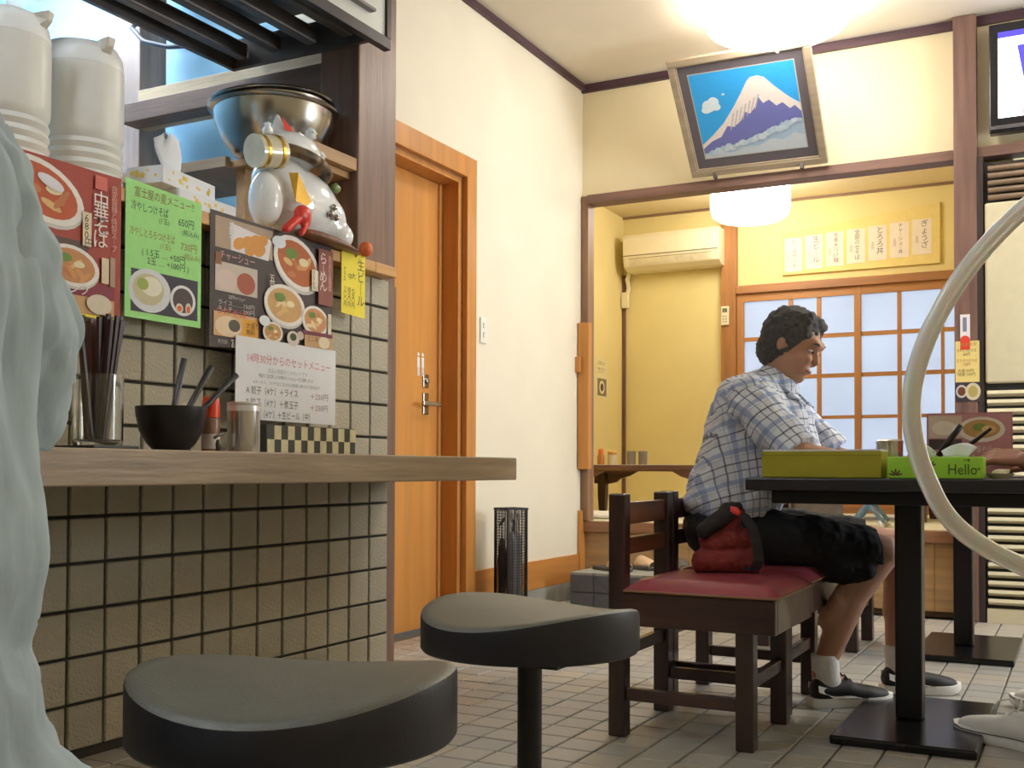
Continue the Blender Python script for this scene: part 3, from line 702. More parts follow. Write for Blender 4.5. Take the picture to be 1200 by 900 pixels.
# blue folding stool with white feet + box seen under the table
t = thing('folding_stool', 'light blue folding stool with white feet on the tatami edge', 'stool', (-.98, 6.10, .436))
bl_ = mat('pale_blue_metal', '7fa6c9', .4)
for (x, y, dx) in ((-1.10, 6.04, .09), (-.94, 6.04, -.09), (-1.10, 6.22, .09), (-.94, 6.22, -.09)):
    l_ = MB().tube([(x, y, .465), (x+dx*1.6, y, .64)], .011, 8).build('leg', bl_, t, smooth=True)
    MB().tube([(x-.005*0, y, .4365), (x+dx*.26, y, .47)], .015, 8).build('foot_cap', white, t, smooth=True)
box('seat', -1.12, -.86, 6.02, 6.24, .641, .655, bl_, t, bevel=.004)
t = thing('floor_cushion', 'square brown-grey cushion standing upright on the tatami edge', 'cushion', (-1.26, 6.06, .436))
box('cover', -1.40, -1.15, 6.0, 6.07, .4365, .66, mat('brown_cover', '6f665c', .85), t, bevel=.02, seg=3)

# ================================================================ umbrella stand
ux, uy = -2.43, 4.64
t = thing('umbrella_stand', 'narrow grey mesh umbrella stand against the left wall', 'umbrella stand', (ux, uy, 0), R(62))
mesh = mat('stand_mesh', '2c2b2e', .5, .4)
L_ = .054
for a, b in ((-1, -1), (1, -1), (1, 1), (-1, 1)):
    MB().box(a*L_-.004, a*L_+.004, b*L_-.004, b*L_+.004, 0, .55).build('post', mesh, t, keep=True)
MB().box(-L_-.006, L_+.006, -L_-.006, -L_+.002, .545, .555).box(-L_-.006, L_+.006, L_-.002, L_+.006, .545, .555).box(-L_-.006, -L_+.002, -L_+.003, L_-.003, .545, .555).box(L_-.002, L_+.006, -L_+.003, L_-.003, .545, .555).build('rim', mesh, t, keep=True)
MB().box(-L_-.006, L_+.006, -L_-.006, L_+.006, 0.0005, .012).build('tray', mesh, t, keep=True)
mb = MB()
for k in range(14):
    v_ = -L_+(k+.5)*2*L_/14
    for s2 in (-1, 1):
        mb.box(v_-.0009, v_+.0009, s2*L_-.0009, s2*L_+.0009, .012, .545); mb.box(s2*L_-.0009, s2*L_+.0009, v_-.0009, v_+.0009, .012, .545)
for k in range(40):
    z = .02+k*.0133
    for s2 in (-1, 1): mb.box(-L_, L_, s2*L_-.0008, s2*L_+.0008, z, z+.0016); mb.box(s2*L_-.0008, s2*L_+.0008, -L_, L_, z, z+.0016)
tag(mb.build('wire_mesh', mesh, t, keep=True), kind='stuff')
def umbrella(dx, dy, h, m, lb, hook='loop', r=.018):
    # folded umbrella: pleated canopy, shaft and handle
    x, y = ux+dx, uy+dy
    t = thing('folded_umbrella', lb, 'umbrella', (x, y, .0125), group='umbrellas in the stand')
    vs = []; n = 24; zs = [.02, .05, .15, .3, h-.1, h-.06]; rs = [.004, .008, r*.8, r, r*.8, .006]
    for z, rr in zip(zs, rs):
        for i in range(n): q = rr*(1+.28*math.cos(i*math.pi*2/n*8)); a = 2*math.pi*i/n; vs.append((x+q*math.cos(a), y+q*math.sin(a), z))
    MB().add(vs, [(j*n+i, j*n+(i+1) % n, (j+1)*n+(i+1) % n, (j+1)*n+i) for j in range(5) for i in range(n)]).build('canopy', m, t, smooth=True)
    MB().tube([(x, y, .0128), (x, y, h)], .004, 8).build('shaft', steel, t, smooth=True)
    if hook == 'loop':
        MB().tube([(x+.014*math.cos(a), y+.014*math.sin(a)*.6+.0, h+.018+.019*math.sin(a+1.57)) for a in [i*math.pi/8 for i in range(17)]], .004, 8).build('handle', blackm, t, smooth=True)
    else: MB().tube([(x, y, h), (x, y, h+.05)], .010, 10).build('handle', white, t, smooth=True)
umbrella(-.035, -.022, .47, mat('umbrella_black', '2a292c', .6), 'folded black umbrella with ring handle in the stand')
umbrella(.012, -.012, .50, mat('umbrella_grey', 'a9aab4', .4), 'folded pale grey umbrella in the middle of the stand', 'straight', .022)
umbrella(.026, .026, .50, mat('umbrella_clear', 'c9ccd2', .25), 'folded clear plastic umbrella at the right of the stand', 'straight')

# ================================================================ posters on the counter wall (facing +x)
XP = -2.197
def poster(name, lb, y0, y1, zb0, zt0, zb1, zt1, m, x=XP, cat='poster'):
    # corners given as z at the left (y0) and right (y1) edges
    t = thing(name, lb, cat, (x, (y0+y1)/2, zb0))
    MB().prism([(0, zb0), (y1-y0, zb1), (y1-y0, zt1), (0, zt0)], (x, y0, 0), (0, 1, 0), (0, 0, 1), (1, 0, 0), .0015).build('sheet', m, t)
    return t, Print((x+.0002, y0, 0), (0, 1, 0), (0, 0, 1))
# red noodle menu (leftmost)
t, p = poster('menu_poster', 'red menu poster of noodle bowls, leftmost on the counter wall', 1.62, 2.02, 1.115, 1.485, 1.115, 1.485, flat('a8402f')); p.O = p.O+Vector((0, .08, 0))
p.rect(-.08, 1.115, .32, 1.122, 'f2e23a'); p.rect(-.08, 1.123, .30, 1.165, 'c9a06a'); p.rect(-.08, 1.165, .30, 1.20, '8a2a40'); p.rect(-.08, 1.2, .215, 1.30, '5a4238')
p.bowl(.08, 1.402, .125, .070, 'c2552a', False, -.3, 3); p.bowl(.165, 1.235, .085, .05, 'c88a55', True, -.1, 5); p.ell(.10, 1.425, .04, .014, 'e9e6f0', rot=-.3)
p.ell(.25, 1.15, .04, .025, 'd8cdb8'); p.rect(.232, 1.44, .27, 1.475, 'd96b62')
p.text('中華そば', .225, 1.435, .052, 'f2e8e4', vertical=True, leading=.62); p.rect(.195, 1.29, .222, 1.375, 'ead9b8'); p.text('680円', .2, 1.372, .026, '3a2018', vertical=True, leading=.8)
p.text('自家製麺と特製スープ', .283, 1.46, .02, 'e0a898', vertical=True, leading=.85); p.rect(.255, 1.205, .278, 1.27, 'e2cfae'); p.rect(.282, 1.20, .298, 1.275, 'b0907a')
p.text('トッピング', .06, 1.195, .032, 'f0e0e0'); p.build(t)
# green handwritten menu
t, p = poster('menu_poster', 'bright green handwritten summer menu poster on the counter wall', 2.035, 2.31, 1.132, 1.495, 1.132, 1.482, flat('9fe487'))
sk = -.02
p.text('富士屋の夏メニュー!!', .028, 1.478, .030, '8a6a3a', .215); p.text('冷やしつけそば', .018, 1.440, .028, '2a5a48', .13); p.text('(1玉)', .115, 1.413, .018, '2a5a48')
p.text('650円', .185, 1.428, .028, '2a5a48', .058); p.text('(税込み)', .20, 1.397, .018, '2a5a48')
p.text('冷やしとろろつけそば', .013, 1.372, .026, '9a7a3c', .16); p.text('(1玉)', .12, 1.345, .018, '9a7a3c'); p.text('730円', .195, 1.362, .027, '9a7a3c', .06); p.text('(税込み)', .205, 1.332, .018, '9a7a3c')
p.text('( 1.5玉 … +50円\n   2玉 … +100円 )', .055, 1.322, .023, '38543c', .17, leading=.95)
p.rect(.02, 1.15, .262, 1.262, '2c2838'); p.ell(.085, 1.21, .075, .058, 'd7dbe0'); p.ell(.08, 1.213, .055, .042, 'c6bf9a'); p.ell(.09, 1.222, .038, .026, 'e8e4d0'); p.ell(.06, 1.225, .02, .016, '9ab04e')
p.ell(.205, 1.20, .048, .042, 'e6e4e8'); p.ell(.205, 1.20, .038, .034, '4a3a38'); p.ell(.192, 1.178, .014, .013, 'e8d8c8'); p.ell(.225, 1.18, .011, .016, 'e8d8c8'); p.ell(.192, 1.177, .009, .008, 'd86a2c'); p.ell(.225, 1.178, .007, .01, 'd86a2c')
p.build(t)
# dark menu sheet
t, p = poster('menu_poster', 'large dark menu poster with many ramen bowl pictures on the counter wall', 2.345, 2.91, 1.085, 1.478, 1.125, 1.47, flat('463a38'))
T = lambda v, u: v
p.rect(.02, 1.375, .27, 1.465, 'b09a84'); p.poly([(.085, 1.375), (.25, 1.37), (.265, 1.435), (.08, 1.455)], 'e2dfe2')
for (u, v) in ((.12, 1.40), (.155, 1.41), (.19, 1.42), (.22, 1.425), (.17, 1.39), (.21, 1.395)): p.ell(u, v, .028, .018, 'd9963f', 12, .4, up=False)
p.k += 1; p.text('焼餃子', .075, 1.458, .024, 'f0f0f4', vertical=True, leading=.75)
p.rect(.02, 1.25, .20, 1.335, 'cbbfb2'); p.text('チャーシュー', .035, 1.368, .03, 'd9a0a8', .15); p.ell(.065, 1.285, .045, .03, 'd9c4bc'); p.ell(.15, 1.285, .04, .032, 'a8543a'); p.rect(.02, 1.325, .045, 1.36, '8a5a2a')
p.text('ねぎチャーシュー', .075, 1.243, .015, 'e0dcd6', .07); p.text('ライス……150円\nキムチ……200円', .03, 1.225, .017, 'c8c4c0', .155)
p.rect(.015, 1.12, .205, 1.19, 'dcae7a'); p.rect(.135, 1.122, .205, 1.18, 'e8a92c'); p.ell(.075, 1.15, .055, .03, 'e6cfae'); p.ell(.10, 1.155, .025, .018, '5a5244'); p.text('つけそば', .02, 1.202, .024, 'e05a3a', .13); p.text('大盛り\n無料', .15, 1.172, .02, '7a4a18')
p.text('富士屋', .085, 1.115, .028, 'e8e4e0'); p.text('東京都', .03, 1.11, .014, 'a8a4a0')
p.bowl(.385, 1.385, .118, .078, 'b8622c', True, -.35, 8); p.ell(.295, 1.437, .032, .019, 'dfe6ee'); p.bowl(.325, 1.245, .098, .063, 'd0a468', True, -.1, 9); p.bowl(.475, 1.215, .068, .047, 'cf9660', True, -.1, 10)
p.bowl(.265, 1.155, .046, .031, 'c89a5c', True, 0, 11); p.ell(.36, 1.145, .03, .024, 'd8cfc8'); p.ell(.36, 1.15, .016, .012, '3f4a28'); p.ell(.395, 1.158, .017, .014, 'c8bdb4'); p.ell(.225, 1.185, .025, .016, 'e4eaf0')
p.rect(.485, 1.27, .56, 1.452, '8d4f42'); p.text('らーめん', .488, 1.44, .042, 'ecd9d2', vertical=True, leading=.7); p.text('昔ながらの醤油味', .534, 1.435, .018, 'd8a89c', vertical=True, leading=.8)
p.rect(.45, 1.31, .482, 1.378, 'e6dcc8'); p.text('750円', .455, 1.374, .018, '3a2a20', vertical=True, leading=.9); p.rect(.535, 1.175, .553, 1.245, 'dccfb6'); p.rect(.415, 1.128, .555, 1.165, 'c9a272'); p.ell(.515, 1.148, .028, .02, 'e2d4ba'); p.text('ミニ丼', .425, 1.162, .02, '8a3a2a'); p.rect(.405, 1.166, .558, 1.178, '7a2a3c')
p.text('五目', .243, 1.33, .026, 'e0d8d0', vertical=True, leading=.8)
p.build(t)
# white set menu sheet, lower, in front of the tiles
t, p = poster('menu_sheet', 'white printed set menu sheet hanging below the dark menu poster', 2.445, 2.925, .885, 1.128, .882, 1.128, paper, x=XP+.009)
p.text('14時30分からのセットメニュー', .045, 1.082, .032, 'd68a98', .40); p.text('当店人気餃子とのセットです', .14, 1.043, .016, 'a9b8b8', .19); p.text('単品でご注文頂くよりお得なセットメニューをご用意しました', .10, 1.024, .013, '80848c', .26); p.text('※ラーメン、つけそばご注文のお客様に限らせて頂きます', .075, 1.003, .012, '9a9ea6', .32)
p.text('A 餃子（4ケ）＋ライス', .045, .984, .027, '5c5e66', .24); p.text('＋250円', .345, .980, .024, '9a7c84', .09); p.text('B 餃子（4ケ）＋煮玉子', .045, .948, .027, '5c5e66', .24); p.text('＋250円', .345, .944, .024, '9a7c84', .09); p.text('C 餃子（4ケ）＋生ビール（中）', .045, .914, .027, '5c5e66', .30)
p.build(t)
# yellow strip
t, p = poster('menu_strip', 'narrow yellow handwritten beer price strip pinned to the wooden cap', 2.965, 3.10, 1.262, 1.482, 1.256, 1.474, flat('f4e23c'), x=XP+.001)
p.text('生ビール', .088, 1.455, .043, '4a4a28', vertical=True, leading=.95); p.text('大', .055, 1.405, .025, '3a3a24'); p.text('中', .035, 1.40, .025, '3a3a24'); p.text('グラス', .008, 1.418, .018, '3a3a24', vertical=True, leading=.9)
p.text('七五〇円', .056, 1.352, .019, '3a3a24', vertical=True, leading=.9); p.text('四五〇円', .034, 1.352, .019, '3a3a24', vertical=True, leading=.9); p.text('三〇〇円', .011, 1.352, .019, '3a3a24', vertical=True, leading=.9)
p.build(t)
t_ = thing('push_pin', 'dark clip holding the yellow strip', 'clip', (XP+.002, 3.045, 1.46)); MB().tube([(XP+.0035, 3.045, 1.50), (XP+.0035, 3.043, 1.46)], .0018, 6).build('wire', darksteel, t_)

# notices on the dark post
def postnote(lb, x0_, x1_, z0_, z1_, m, y=5.7985, cat='poster'):
    t = thing('post_notice', lb, cat, ((x0_+x1_)/2, y, z0_)); MB().box(x0_, x1_, y, y+.001, z0_, z1_).build('sheet', m, t)
    return t, Print((x0_, y-.0002, z0_), (1, 0, 0), (0, 0, 1))
t, p = postnote('small white and red card on the dark post above the cream notice', -.535, -.49, 1.335, 1.51, flat('efe9ee'), cat='card')
p.rect(0, 0, .045, .05, 'e2452f'); p.ell(.022, .05, .022, .02, 'e2452f'); p.rect(.012, .09, .03, .16, '7c84a0'); p.build(t)
t, p = postnote('cream handwritten notice with two bowl pictures on the dark post', -.558, -.448, 1.08, 1.378, flat('efd98a'), cat='poster')
p.text('夏季限定', .02, .29, .02, 'b08a4a'); p.text('冷やしつけそば\n        650円', .006, .26, .019, '7a6a40', .09); p.text('とろろつけそば\n        730円', .006, .21, .019, 'c07a4a', .09); p.text('大盛 50円\n特盛 100円', .01, .16, .018, '8a7a4a', .08)
p.rect(0, .0, .11, .095, '3a3440'); p.ell(.028, .05, .026, .032, 'cfc8c0'); p.ell(.028, .05, .018, .022, '6a3a28'); p.ell(.08, .048, .035, .043, 'd9cfb0'); p.ell(.08, .048, .022, .028, 'b9a860'); p.build(t)

# ================================================================ things on the counter
zc = .7793
t = thing('chopstick_holder', 'clear plastic cup full of dark brown chopsticks on the counter', 'chopstick holder', (-1.93, 1.715, zc))
cx, cy = -1.93, 1.715
MB().box(cx-.06, cx+.06, cy-.065, cy+.065, zc, zc+.009).build('tray', blackm, t, bevel=.003)
MB().lathe([(.052, zc+.0095), (.054, zc+.02), (.054, zc+.165), (.0515, zc+.165), (.0515, zc+.022), (.001, zc+.018)], 40, None, xf((cx, cy, 0)), cap=False).build('cup', mat('cup_plastic', 'f8faf8', .04, trans=1, var=0), t, smooth=True, auto=50)
for i in range(26):
    a = rnd.uniform(0, 6.28); r0 = .028*math.sqrt(rnd.random()); r1 = .018+.034*math.sqrt(rnd.random()); h = .292+rnd.uniform(-.008, .008)
    b_ = a+rnd.uniform(-.5, .5)
    o = MB().tube([(cx+r0*math.cos(a), cy+r0*math.sin(a), zc+.023), (cx+r1*math.cos(b_), cy+r1*math.sin(b_)*1.1, zc+h)], [.0032, .0058], 4).build('chopstick', wood('chopstick_a', '3e2622', .4, 'z') if i % 3 else wood('chopstick_b', '5e3d33', .4, 'z'), t)
# black bowl with spoons
bx, by = -1.93, 1.935
t = thing('black_bowl', 'black plastic bowl holding utensils on the counter', 'bowl', (bx, by, zc))
MB().lathe([(.044, zc), (.045, zc+.006), (.058, zc+.02), (.074, zc+.05), (.082, zc+.088), (.083, zc+.106), (.080, zc+.106), (.079, zc+.088), (.068, zc+.05), (.03, zc+.016), (.001, zc+.014)], 48, mat('bowl_black', '161516', .35), xf((bx, by, 0))).build('bowl', None, t, smooth=True, auto=60)
ut = [(-.01, -.02, .165, -.004, .012), (.0, .0, .150, .01, .045), (.01, .01, .135, .02, .085)]
for k, (ax, ay, h, tx, ty) in enumerate(ut):
    q = thing('serving_spoon', ['straight steel-grey spoon handle, leftmost in the black bowl', 'middle dark spoon handle leaning right in the black bowl', 'rightmost dark spoon handle leaning far right in the black bowl'][k], 'spoon', (bx+ax, by+ay*.5, zc+.025), group='spoons in the black bowl')
    p0 = Vector((bx+ax*.5, by+ay*.4, zc+.03)); p1 = Vector((bx+tx, by+ty, zc+.105)); p2 = p0+(p1-p0)*((h+.03)/.075)
    MB().tube([p0, p1, p2], [.006, .007, .0085], 8).build('handle', mat('spoon_grey', '55565c', .3, .5) if k == 0 else mat('spoon_dark', '3c3c3e', .35, .4), q, smooth=True)
    MB().add([tuple(p0+Vector((.012*math.cos(a), .014*math.sin(a), -.004+.0*a))) for a in [i*math.pi/5 for i in range(10)]], [tuple(range(10))]).build('scoop', mat('spoon_dark', '3c3c3e', .35, .4), q)
# seasoning bottle with orange cap
sx, sy = -1.93, 2.068
t = thing('seasoning_bottle', 'small glass seasoning bottle with bright orange cap on the counter', 'bottle', (sx, sy, zc))
MB().lathe([(.020, zc), (.0225, zc+.005), (.0225, zc+.075), (.0205, zc+.085)], 28, None, xf((sx, sy, 0))).build('body', mat('seasoning_glass', 'a8806e', .2, trans=.2), t, smooth=True, auto=40)
MB().lathe([(.0228, zc+.008), (.0228, zc+.045)], 28, None, xf((sx, sy, 0)), cap=False).build('paper_label', mat('bottle_label', 'd9d2cf', .6, var=.2), t, smooth=True)
MB().lathe([(.0222, zc+.086), (.0222, zc+.112), (.019, zc+.135), (.017, zc+.138)], 28, None, xf((sx, sy, 0))).build('cap', mat('orange_red_cap', 'f2502a', .35, var=.02), t, smooth=True, auto=40)
t = thing('key_ring', 'small dark metal clip between the bowl and the orange-capped bottle', 'clip', (-1.86, 2.025, zc))
MB().lathe([(.006, zc), (.007, zc+.02), (.004, zc+.03)], 12, None, xf((-1.865, 2.025, 0))).tube([(-1.865, 2.012, zc+.034), (-1.865, 2.025, zc+.04), (-1.865, 2.042, zc+.044)], .004, 8).build('clip', darksteel, t, smooth=True)
# steel canister
qx, qy = -1.90, 2.155
t = thing('toothpick_canister', 'clear plastic and steel canister beside the orange-capped bottle', 'canister', (qx, qy, zc))
MB().lathe([(.040, zc), (.041, zc+.004), (.041, zc+.118)], 36, None, xf((qx, qy, 0))).build('body', mat('canister_body', 'b9b4ac', .22, .75, var=.15, scale=4, stretch=(6, 6, .4)), t, smooth=True, auto=40)
MB().lathe([(.0425, zc+.105), (.0425, zc+.112), (.0415, zc+.119), (.0425, zc+.1205), (.0425, zc+.127), (.035, zc+.129)], 36, None, xf((qx, qy, 0))).build('lid', mat('canister_lid', 'd6d6d2', .25, .3), t, smooth=True, auto=40)
# chequered tray
t = thing('chequered_box', 'low black and cream chequered box below the white menu sheet', 'box', (-2.13, 2.72, zc))
box('body', -2.16, -2.10, 2.48, 2.915, zc, zc+.088, mat('box_dark', '34362f', .5), t)
mb = MB()
for k in range(14):
    for r_i in range(2):
        if (k+r_i) % 2 == 0:
            mb.box(-2.0999, -2.0985, 2.482+k*.031, 2.482+(k+1)*.031, zc+.004+r_i*.041, zc+.004+(r_i+1)*.041)
mb.build('cream_check', mat('check_cream', 'cfc8a2', .6), t)
# ================================================================ things on the wooden cap
zk = 1.4675
def pot(x, y, lb, rz=0):
    t = thing('vacuum_jug', lb, 'jug', (x, y, zk), rz, 'cream vacuum jugs on the wooden cap')
    prof = [(.100, 0)]+[(.1065-.006*(k % 2), .006+.0135*k) for k in range(11)]+[(.108, .158), (.1085, .30), (.107, .325)]
    MB().lathe(prof, 56).build('body', mat('jug_cream', 'e0e2e0', .35, var=.02), t, smooth=True, keep=True, auto=35)
    MB().lathe([(.107, .3255), (.1075, .335), (.103, .362), (.09, .385), (.06, .396), (.001, .398)], 56).build('lid', mat('jug_lid', 'eff3f6', .3, var=.02), t, smooth=True, keep=True, auto=50)
    MB().add([(.07, -.022, .385), (.07, .022, .385), (.125, .014, .395), (.125, -.014, .395), (.09, -.02, .345), (.09, .02, .345), (.122, .008, .37), (.122, -.008, .37)], [(0, 1, 2, 3), (7, 6, 5, 4), (3, 2, 6, 7), (0, 3, 7, 4), (1, 5, 6, 2)]).build('spout', mat('jug_spout', 'd9d5cc', .4), t, keep=True, bevel=.004)
    return t
pot(-2.36, 2.03, 'cream vacuum jug with ribbed base beside the tissue boxes', R(-5))
pot(-2.36, 1.795, 'cream vacuum jug at the left edge behind the blue shirt', R(20))
def tissue(lb, x, y, z, rz, L, Wd, H, body, grp, tuft=True, marks=None):
    t = thing('tissue_box', lb, 'tissue box', (x, y, z), rz, grp)
    MB().box(-Wd/2, Wd/2, -L/2, L/2, 0, H).build('carton', body, t, bevel=.003, keep=True)
    if marks:
        mb = MB()
        for k in range(16):
            u = rnd.uniform(-L/2+.02, L/2-.02); v = rnd.uniform(.012, H-.012); r = rnd.uniform(.004, .009)
            mb.add([(Wd/2+.0006, u+r*math.cos(a), v+r*math.sin(a)) for a in [i*math.pi/3 for i in range(6)]], [(0, 1, 2, 3, 4, 5)])
        for k in range(6):
            u = rnd.uniform(-Wd/2+.02, Wd/2-.02); v = rnd.uniform(.012, H-.012); r = rnd.uniform(.004, .009)
            mb.add([(u+r*math.cos(a), -L/2-.0006, v+r*math.sin(a)) for a in [i*math.pi/3 for i in range(6)]], [(0, 1, 2, 3, 4, 5)])
        mb.build('printed_dots', marks, t, keep=True)
    if tuft:
        vs = []; fs = []; n = 20
        for j in range(7):
            f = j/6; rr = (.022+.040*f-.03*f*f*f)*(1 if j < 6 else .4)
            for i in range(n):
                a = 2*math.pi*i/n; q = rr*(1+.35*math.sin(3*a+f*2)*f); vs.append((q*.5*math.cos(a)-.0, q*1.3*math.sin(a)-.02*f, H+.001+.11*f+.012*math.sin(2*a+1)*f))
        for j in range(6):
            for i in range(n): fs.append((j*n+i, j*n+(i+1) % n, (j+1)*n+(i+1) % n, (j+1)*n+i))
        MB().add(vs, fs).build('tissue', mat('tissue_paper', 'eef2f8', .9, var=.02), t, smooth=True, keep=True)
    return t
tc_ = mat('carton_white', 'e2e6ee', .6, var=.02); dots = flat('e6d070')
tissue('lower white tissue box with pale yellow flowers on the wooden cap', -2.30, 2.38, zk, R(4), .25, .12, .055, tc_, 'tissue boxes on the wooden cap', False, dots)
tissue('upper white tissue box with a tissue sticking out, near the jug', -2.31, 2.31, zk+.0555, R(9), .25, .12, .05, tc_, 'tissue boxes on the wooden cap', True, dots)
# shelf, bowls
t = thing('kitchen_shelf', 'tan wooden kitchen shelf beside the big post, under the steel bowls', 'shelf', (-2.7, 3.0, 1.75))
shw = wood('shelf_wood', 'b08a5c', .5, 'y', .15)
box('rail', -2.32, -2.29, 2.90, 3.178, 1.80, 1.845, shw, t, bevel=.002); box('board', -3.5, -2.321, 2.87, 3.178, 1.775, 1.7995, shw, t, bevel=.002)
box('end_rail', -3.5, -2.6, 2.845, 2.869, 1.775, 1.81, wood('shelf_x', '9c8468', .5, 'x'), t)
for x in (-3.47, -2.58): box('leg', x-.02, x+.02, 2.90, 2.94, 0, 1.774, shw, t)
box('side_panel', -2.452, -2.43, 3.02, 3.17, 1.468, 1.774, shw, t)
def sbowl(x, y, z, lb, rot, r=.205):
    t = thing('mixing_bowl', lb, 'bowl', (x, y, z), 0, 'steel bowls stacked on the kitchen shelf'); t.rotation_euler = rot
    k = r/.205
    MB().lathe([(.09*k, 0), (.13*k, .02), (.17*k, .07), (.195*k, .13), (.20*k, .17), (.213*k, .172), (.217*k, .178), (.211*k, .184), (.198*k, .180), (.192*k, .13), (.165*k, .072), (.125*k, .024), (.001, .006)], 64).build('bowl', mat('bowl_steel', 'a9a7a4', .22, 1, var=.12, scale=8), t, smooth=True, keep=True, auto=60)
    return t
sbowl(-2.49, 2.965, 1.80, 'lower steel mixing bowl of the stack on the kitchen shelf', (0, 0, 0), .212)
sbowl(-2.49, 2.965, 1.824, 'upper steel mixing bowl of the stack on the kitchen shelf', (R(2), R(-2), 0), .205)
# hood
t = thing('range_hood', 'dark steel extractor hood over the kitchen with pale front panel', 'hood', (-2.5, 1.2, 2.25))
hm = darksteel
MB().box(-2.86, -2.84, -1.5, 3.17, 2.25, 2.36).box(-2.86, -2.20, 3.15, 3.17, 2.25, 2.36).box(-2.86, -2.2, -1.5, 3.15, 2.40, 2.42).build('canopy', hm, t)
for k in range(4):
    xa = -2.79+k*.16
    MB().box(xa, xa+.045, -1.5, 3.12, 2.262, 2.32).build('channel', hm, t, bevel=.008)
    MB().box(xa+.06, xa+.14, -1.5, 3.12, 2.33, 2.34).build('filter_panel', mat('filter', '7a7674', .4, .8, var=.2, scale=5), t)
box('lower_frame', -2.215, -2.185, -1.5, 3.235, 2.235, 2.275, mat('frame_dark', '3c3a3c', .4, .5), t, bevel=.002)
box('front_panel', -2.21, -2.195, -1.5, 3.21, 2.276, 2.98, mat('panel_pale', 'd4d6d2', .35, var=.02), t)
box('end_frame', -2.215, -2.185, 3.211, 3.235, 2.276, 2.98, mat('frame_dark', '3c3a3c', .4, .5), t)
t = thing('hanging_cable', 'dark cable drooping under the extractor hood', 'cable', (-3.2, 3.1, 2.4))
MB().tube([(-3.50, 3.29, 2.60), (-3.40, 3.17, 2.52), (-3.30, 3.14, 2.435), (-3.16, 3.13, 2.385), (-3.0, 3.12, 2.36), (-2.865, 3.10, 2.345)], .010, 8).build('cable', mat('cable_blue_black', '2b2f45', .5), t, smooth=True)

# ================================================================ lucky cat figurine
kx, ky = -2.28, 2.80
t = thing('lucky_cat', 'white ceramic beckoning cat with red ear, dark collar and gold ornaments on the wooden cap', 'figurine', (kx, ky, zk))
cer = mat('ceramic_white', 'e9edf0', .12, var=.02, coat=.6); goldm = mat('gold_paint', 'c9a13f', .25, .7, var=.15); redm = mat('red_paint', 'd8382f', .3)
z = zk
blob('body', [('e', (kx, ky+.03, z+.110), (.088, .145, .098)), ('e', (kx+.01, ky+.12, z+.085), (.07, .07, .075)), ('e', (kx, ky-.04, z+.15), (.07, .09, .075)), ('e', (kx+.03, ky-.135, z+.085), (.045, .045, .075)), ('e', (kx+.03, ky+.15, z+.045), (.06, .05, .045))], cer, t, .006, 10)
blob('head', [('e', (kx+.0, ky-.01, z+.245), (.078, .10, .052)), ('c', (kx+.01, ky-.06, z+.265), (kx+.005, ky-.062, z+.325), .030, .007), ('c', (kx, ky+.03, z+.27), (kx, ky+.035, z+.305), .02, .008)], cer, t, .004, 6)
MB().add([(kx+.042, ky-.075, z+.282), (kx+.042, ky-.035, z+.284), (kx+.020, ky-.060, z+.322)], [(0, 1, 2)]).build('ear_lining', redm, t)
def collar(mm, r0, zc0, name):
    MB().tube([(kx+.004+.082*math.cos(a), ky+.005+.104*math.sin(a), zc0-.02*math.sin(a)) for a in [i*math.pi/18 for i in range(37)]], r0, 8).build(name, mm, t, smooth=True)
cm = mat('collar_brocade', '6a5438', .5, var=.95, scale=24); collar(cm, .0155, z+.212, 'collar')
MB().tube([(kx+.03, ky-.18, z+.20), (kx+.045, ky-.10, z+.215)], .042, 28).build('mallet_head', mat('mallet', 'd9d2b8', .2, coat=.5), t, smooth=True, auto=50)
MB().tube([(kx+.0325, ky-.167, z+.2022), (kx+.034, ky-.158, z+.204)], .0435, 28).tube([(kx+.042, ky-.122, z+.211), (kx+.0435, ky-.113, z+.213)], .0435, 28).build('mallet_band', goldm, t, smooth=True, auto=50)
MB().lathe([(.012, 0), (.014, .012), (.008, .022), (.010, .028), (.001, .034)], 14, None, xf((kx+.035, ky-.135, z+.252))).build('mallet_knob', cer, t, smooth=True)
for dy, dz in ((.045, .292), (.085, .24)): MB().lathe([(.015, 0), (.015, .018), (.009, .027), (.001, .03)], 14, None, xf((kx+.03, ky+dy, z+dz))).tube([(kx+.045, ky+dy-.008, z+dz+.012), (kx+.045, ky+dy+.008, z+dz+.012)], .003, 6).build('paw', cer, t, smooth=True)
MB().add([(kx+.085, ky-.11, z+.155), (kx+.095, ky-.085, z+.16), (kx+.10, ky-.035, z+.095), (kx+.10, ky-.055, z+.08), (kx+.10, ky-.10, z+.083), (kx+.08, ky-.09, z+.12)], [(0, 1, 2, 3, 4), (0, 4, 5), (0, 5, 1)]).build('gold_coin', goldm, t)
bpyb = blob('ribbon', [('e', (kx+.095, ky-.065, z+.055), (.018, .03, .026)), ('c', (kx+.095, ky-.08, z+.045), (kx+.09, ky-.125, z+.008), .012, .012), ('c', (kx+.098, ky-.05, z+.04), (kx+.10, ky-.075, z+.005), .010, .008)], redm, t, .004, 4)
blob('cushion', [('e', (kx+.07, ky+.08, z+.006), (.05, .14, .02), (R(-6), 0, 0)), ('e', (kx+.075, ky+.16, z-.002), (.03, .09, .014), (R(-10), 0, 0))], mat('cushion_brown', '7a4f35', .45, var=.5, scale=25), t, .006, 4, cut=[((0, 0, z+.001), (0, 0, -1))])
blob('tassel', [('e', (kx+.08, ky+.235, z+.022), (.02, .022, .022))], mat('tassel_orange', 'd0672f', .5, var=.2), t, .004, 3)
for dy, dz in ((.06, .085), (.085, .08), (.075, .105)): MB().lathe([(.001, -.010), (.010, -.004), (.011, .002), (.001, .010)], 12, None, xf((kx+.088, ky+dy, z+dz))).build('bell', steel, t, smooth=True)
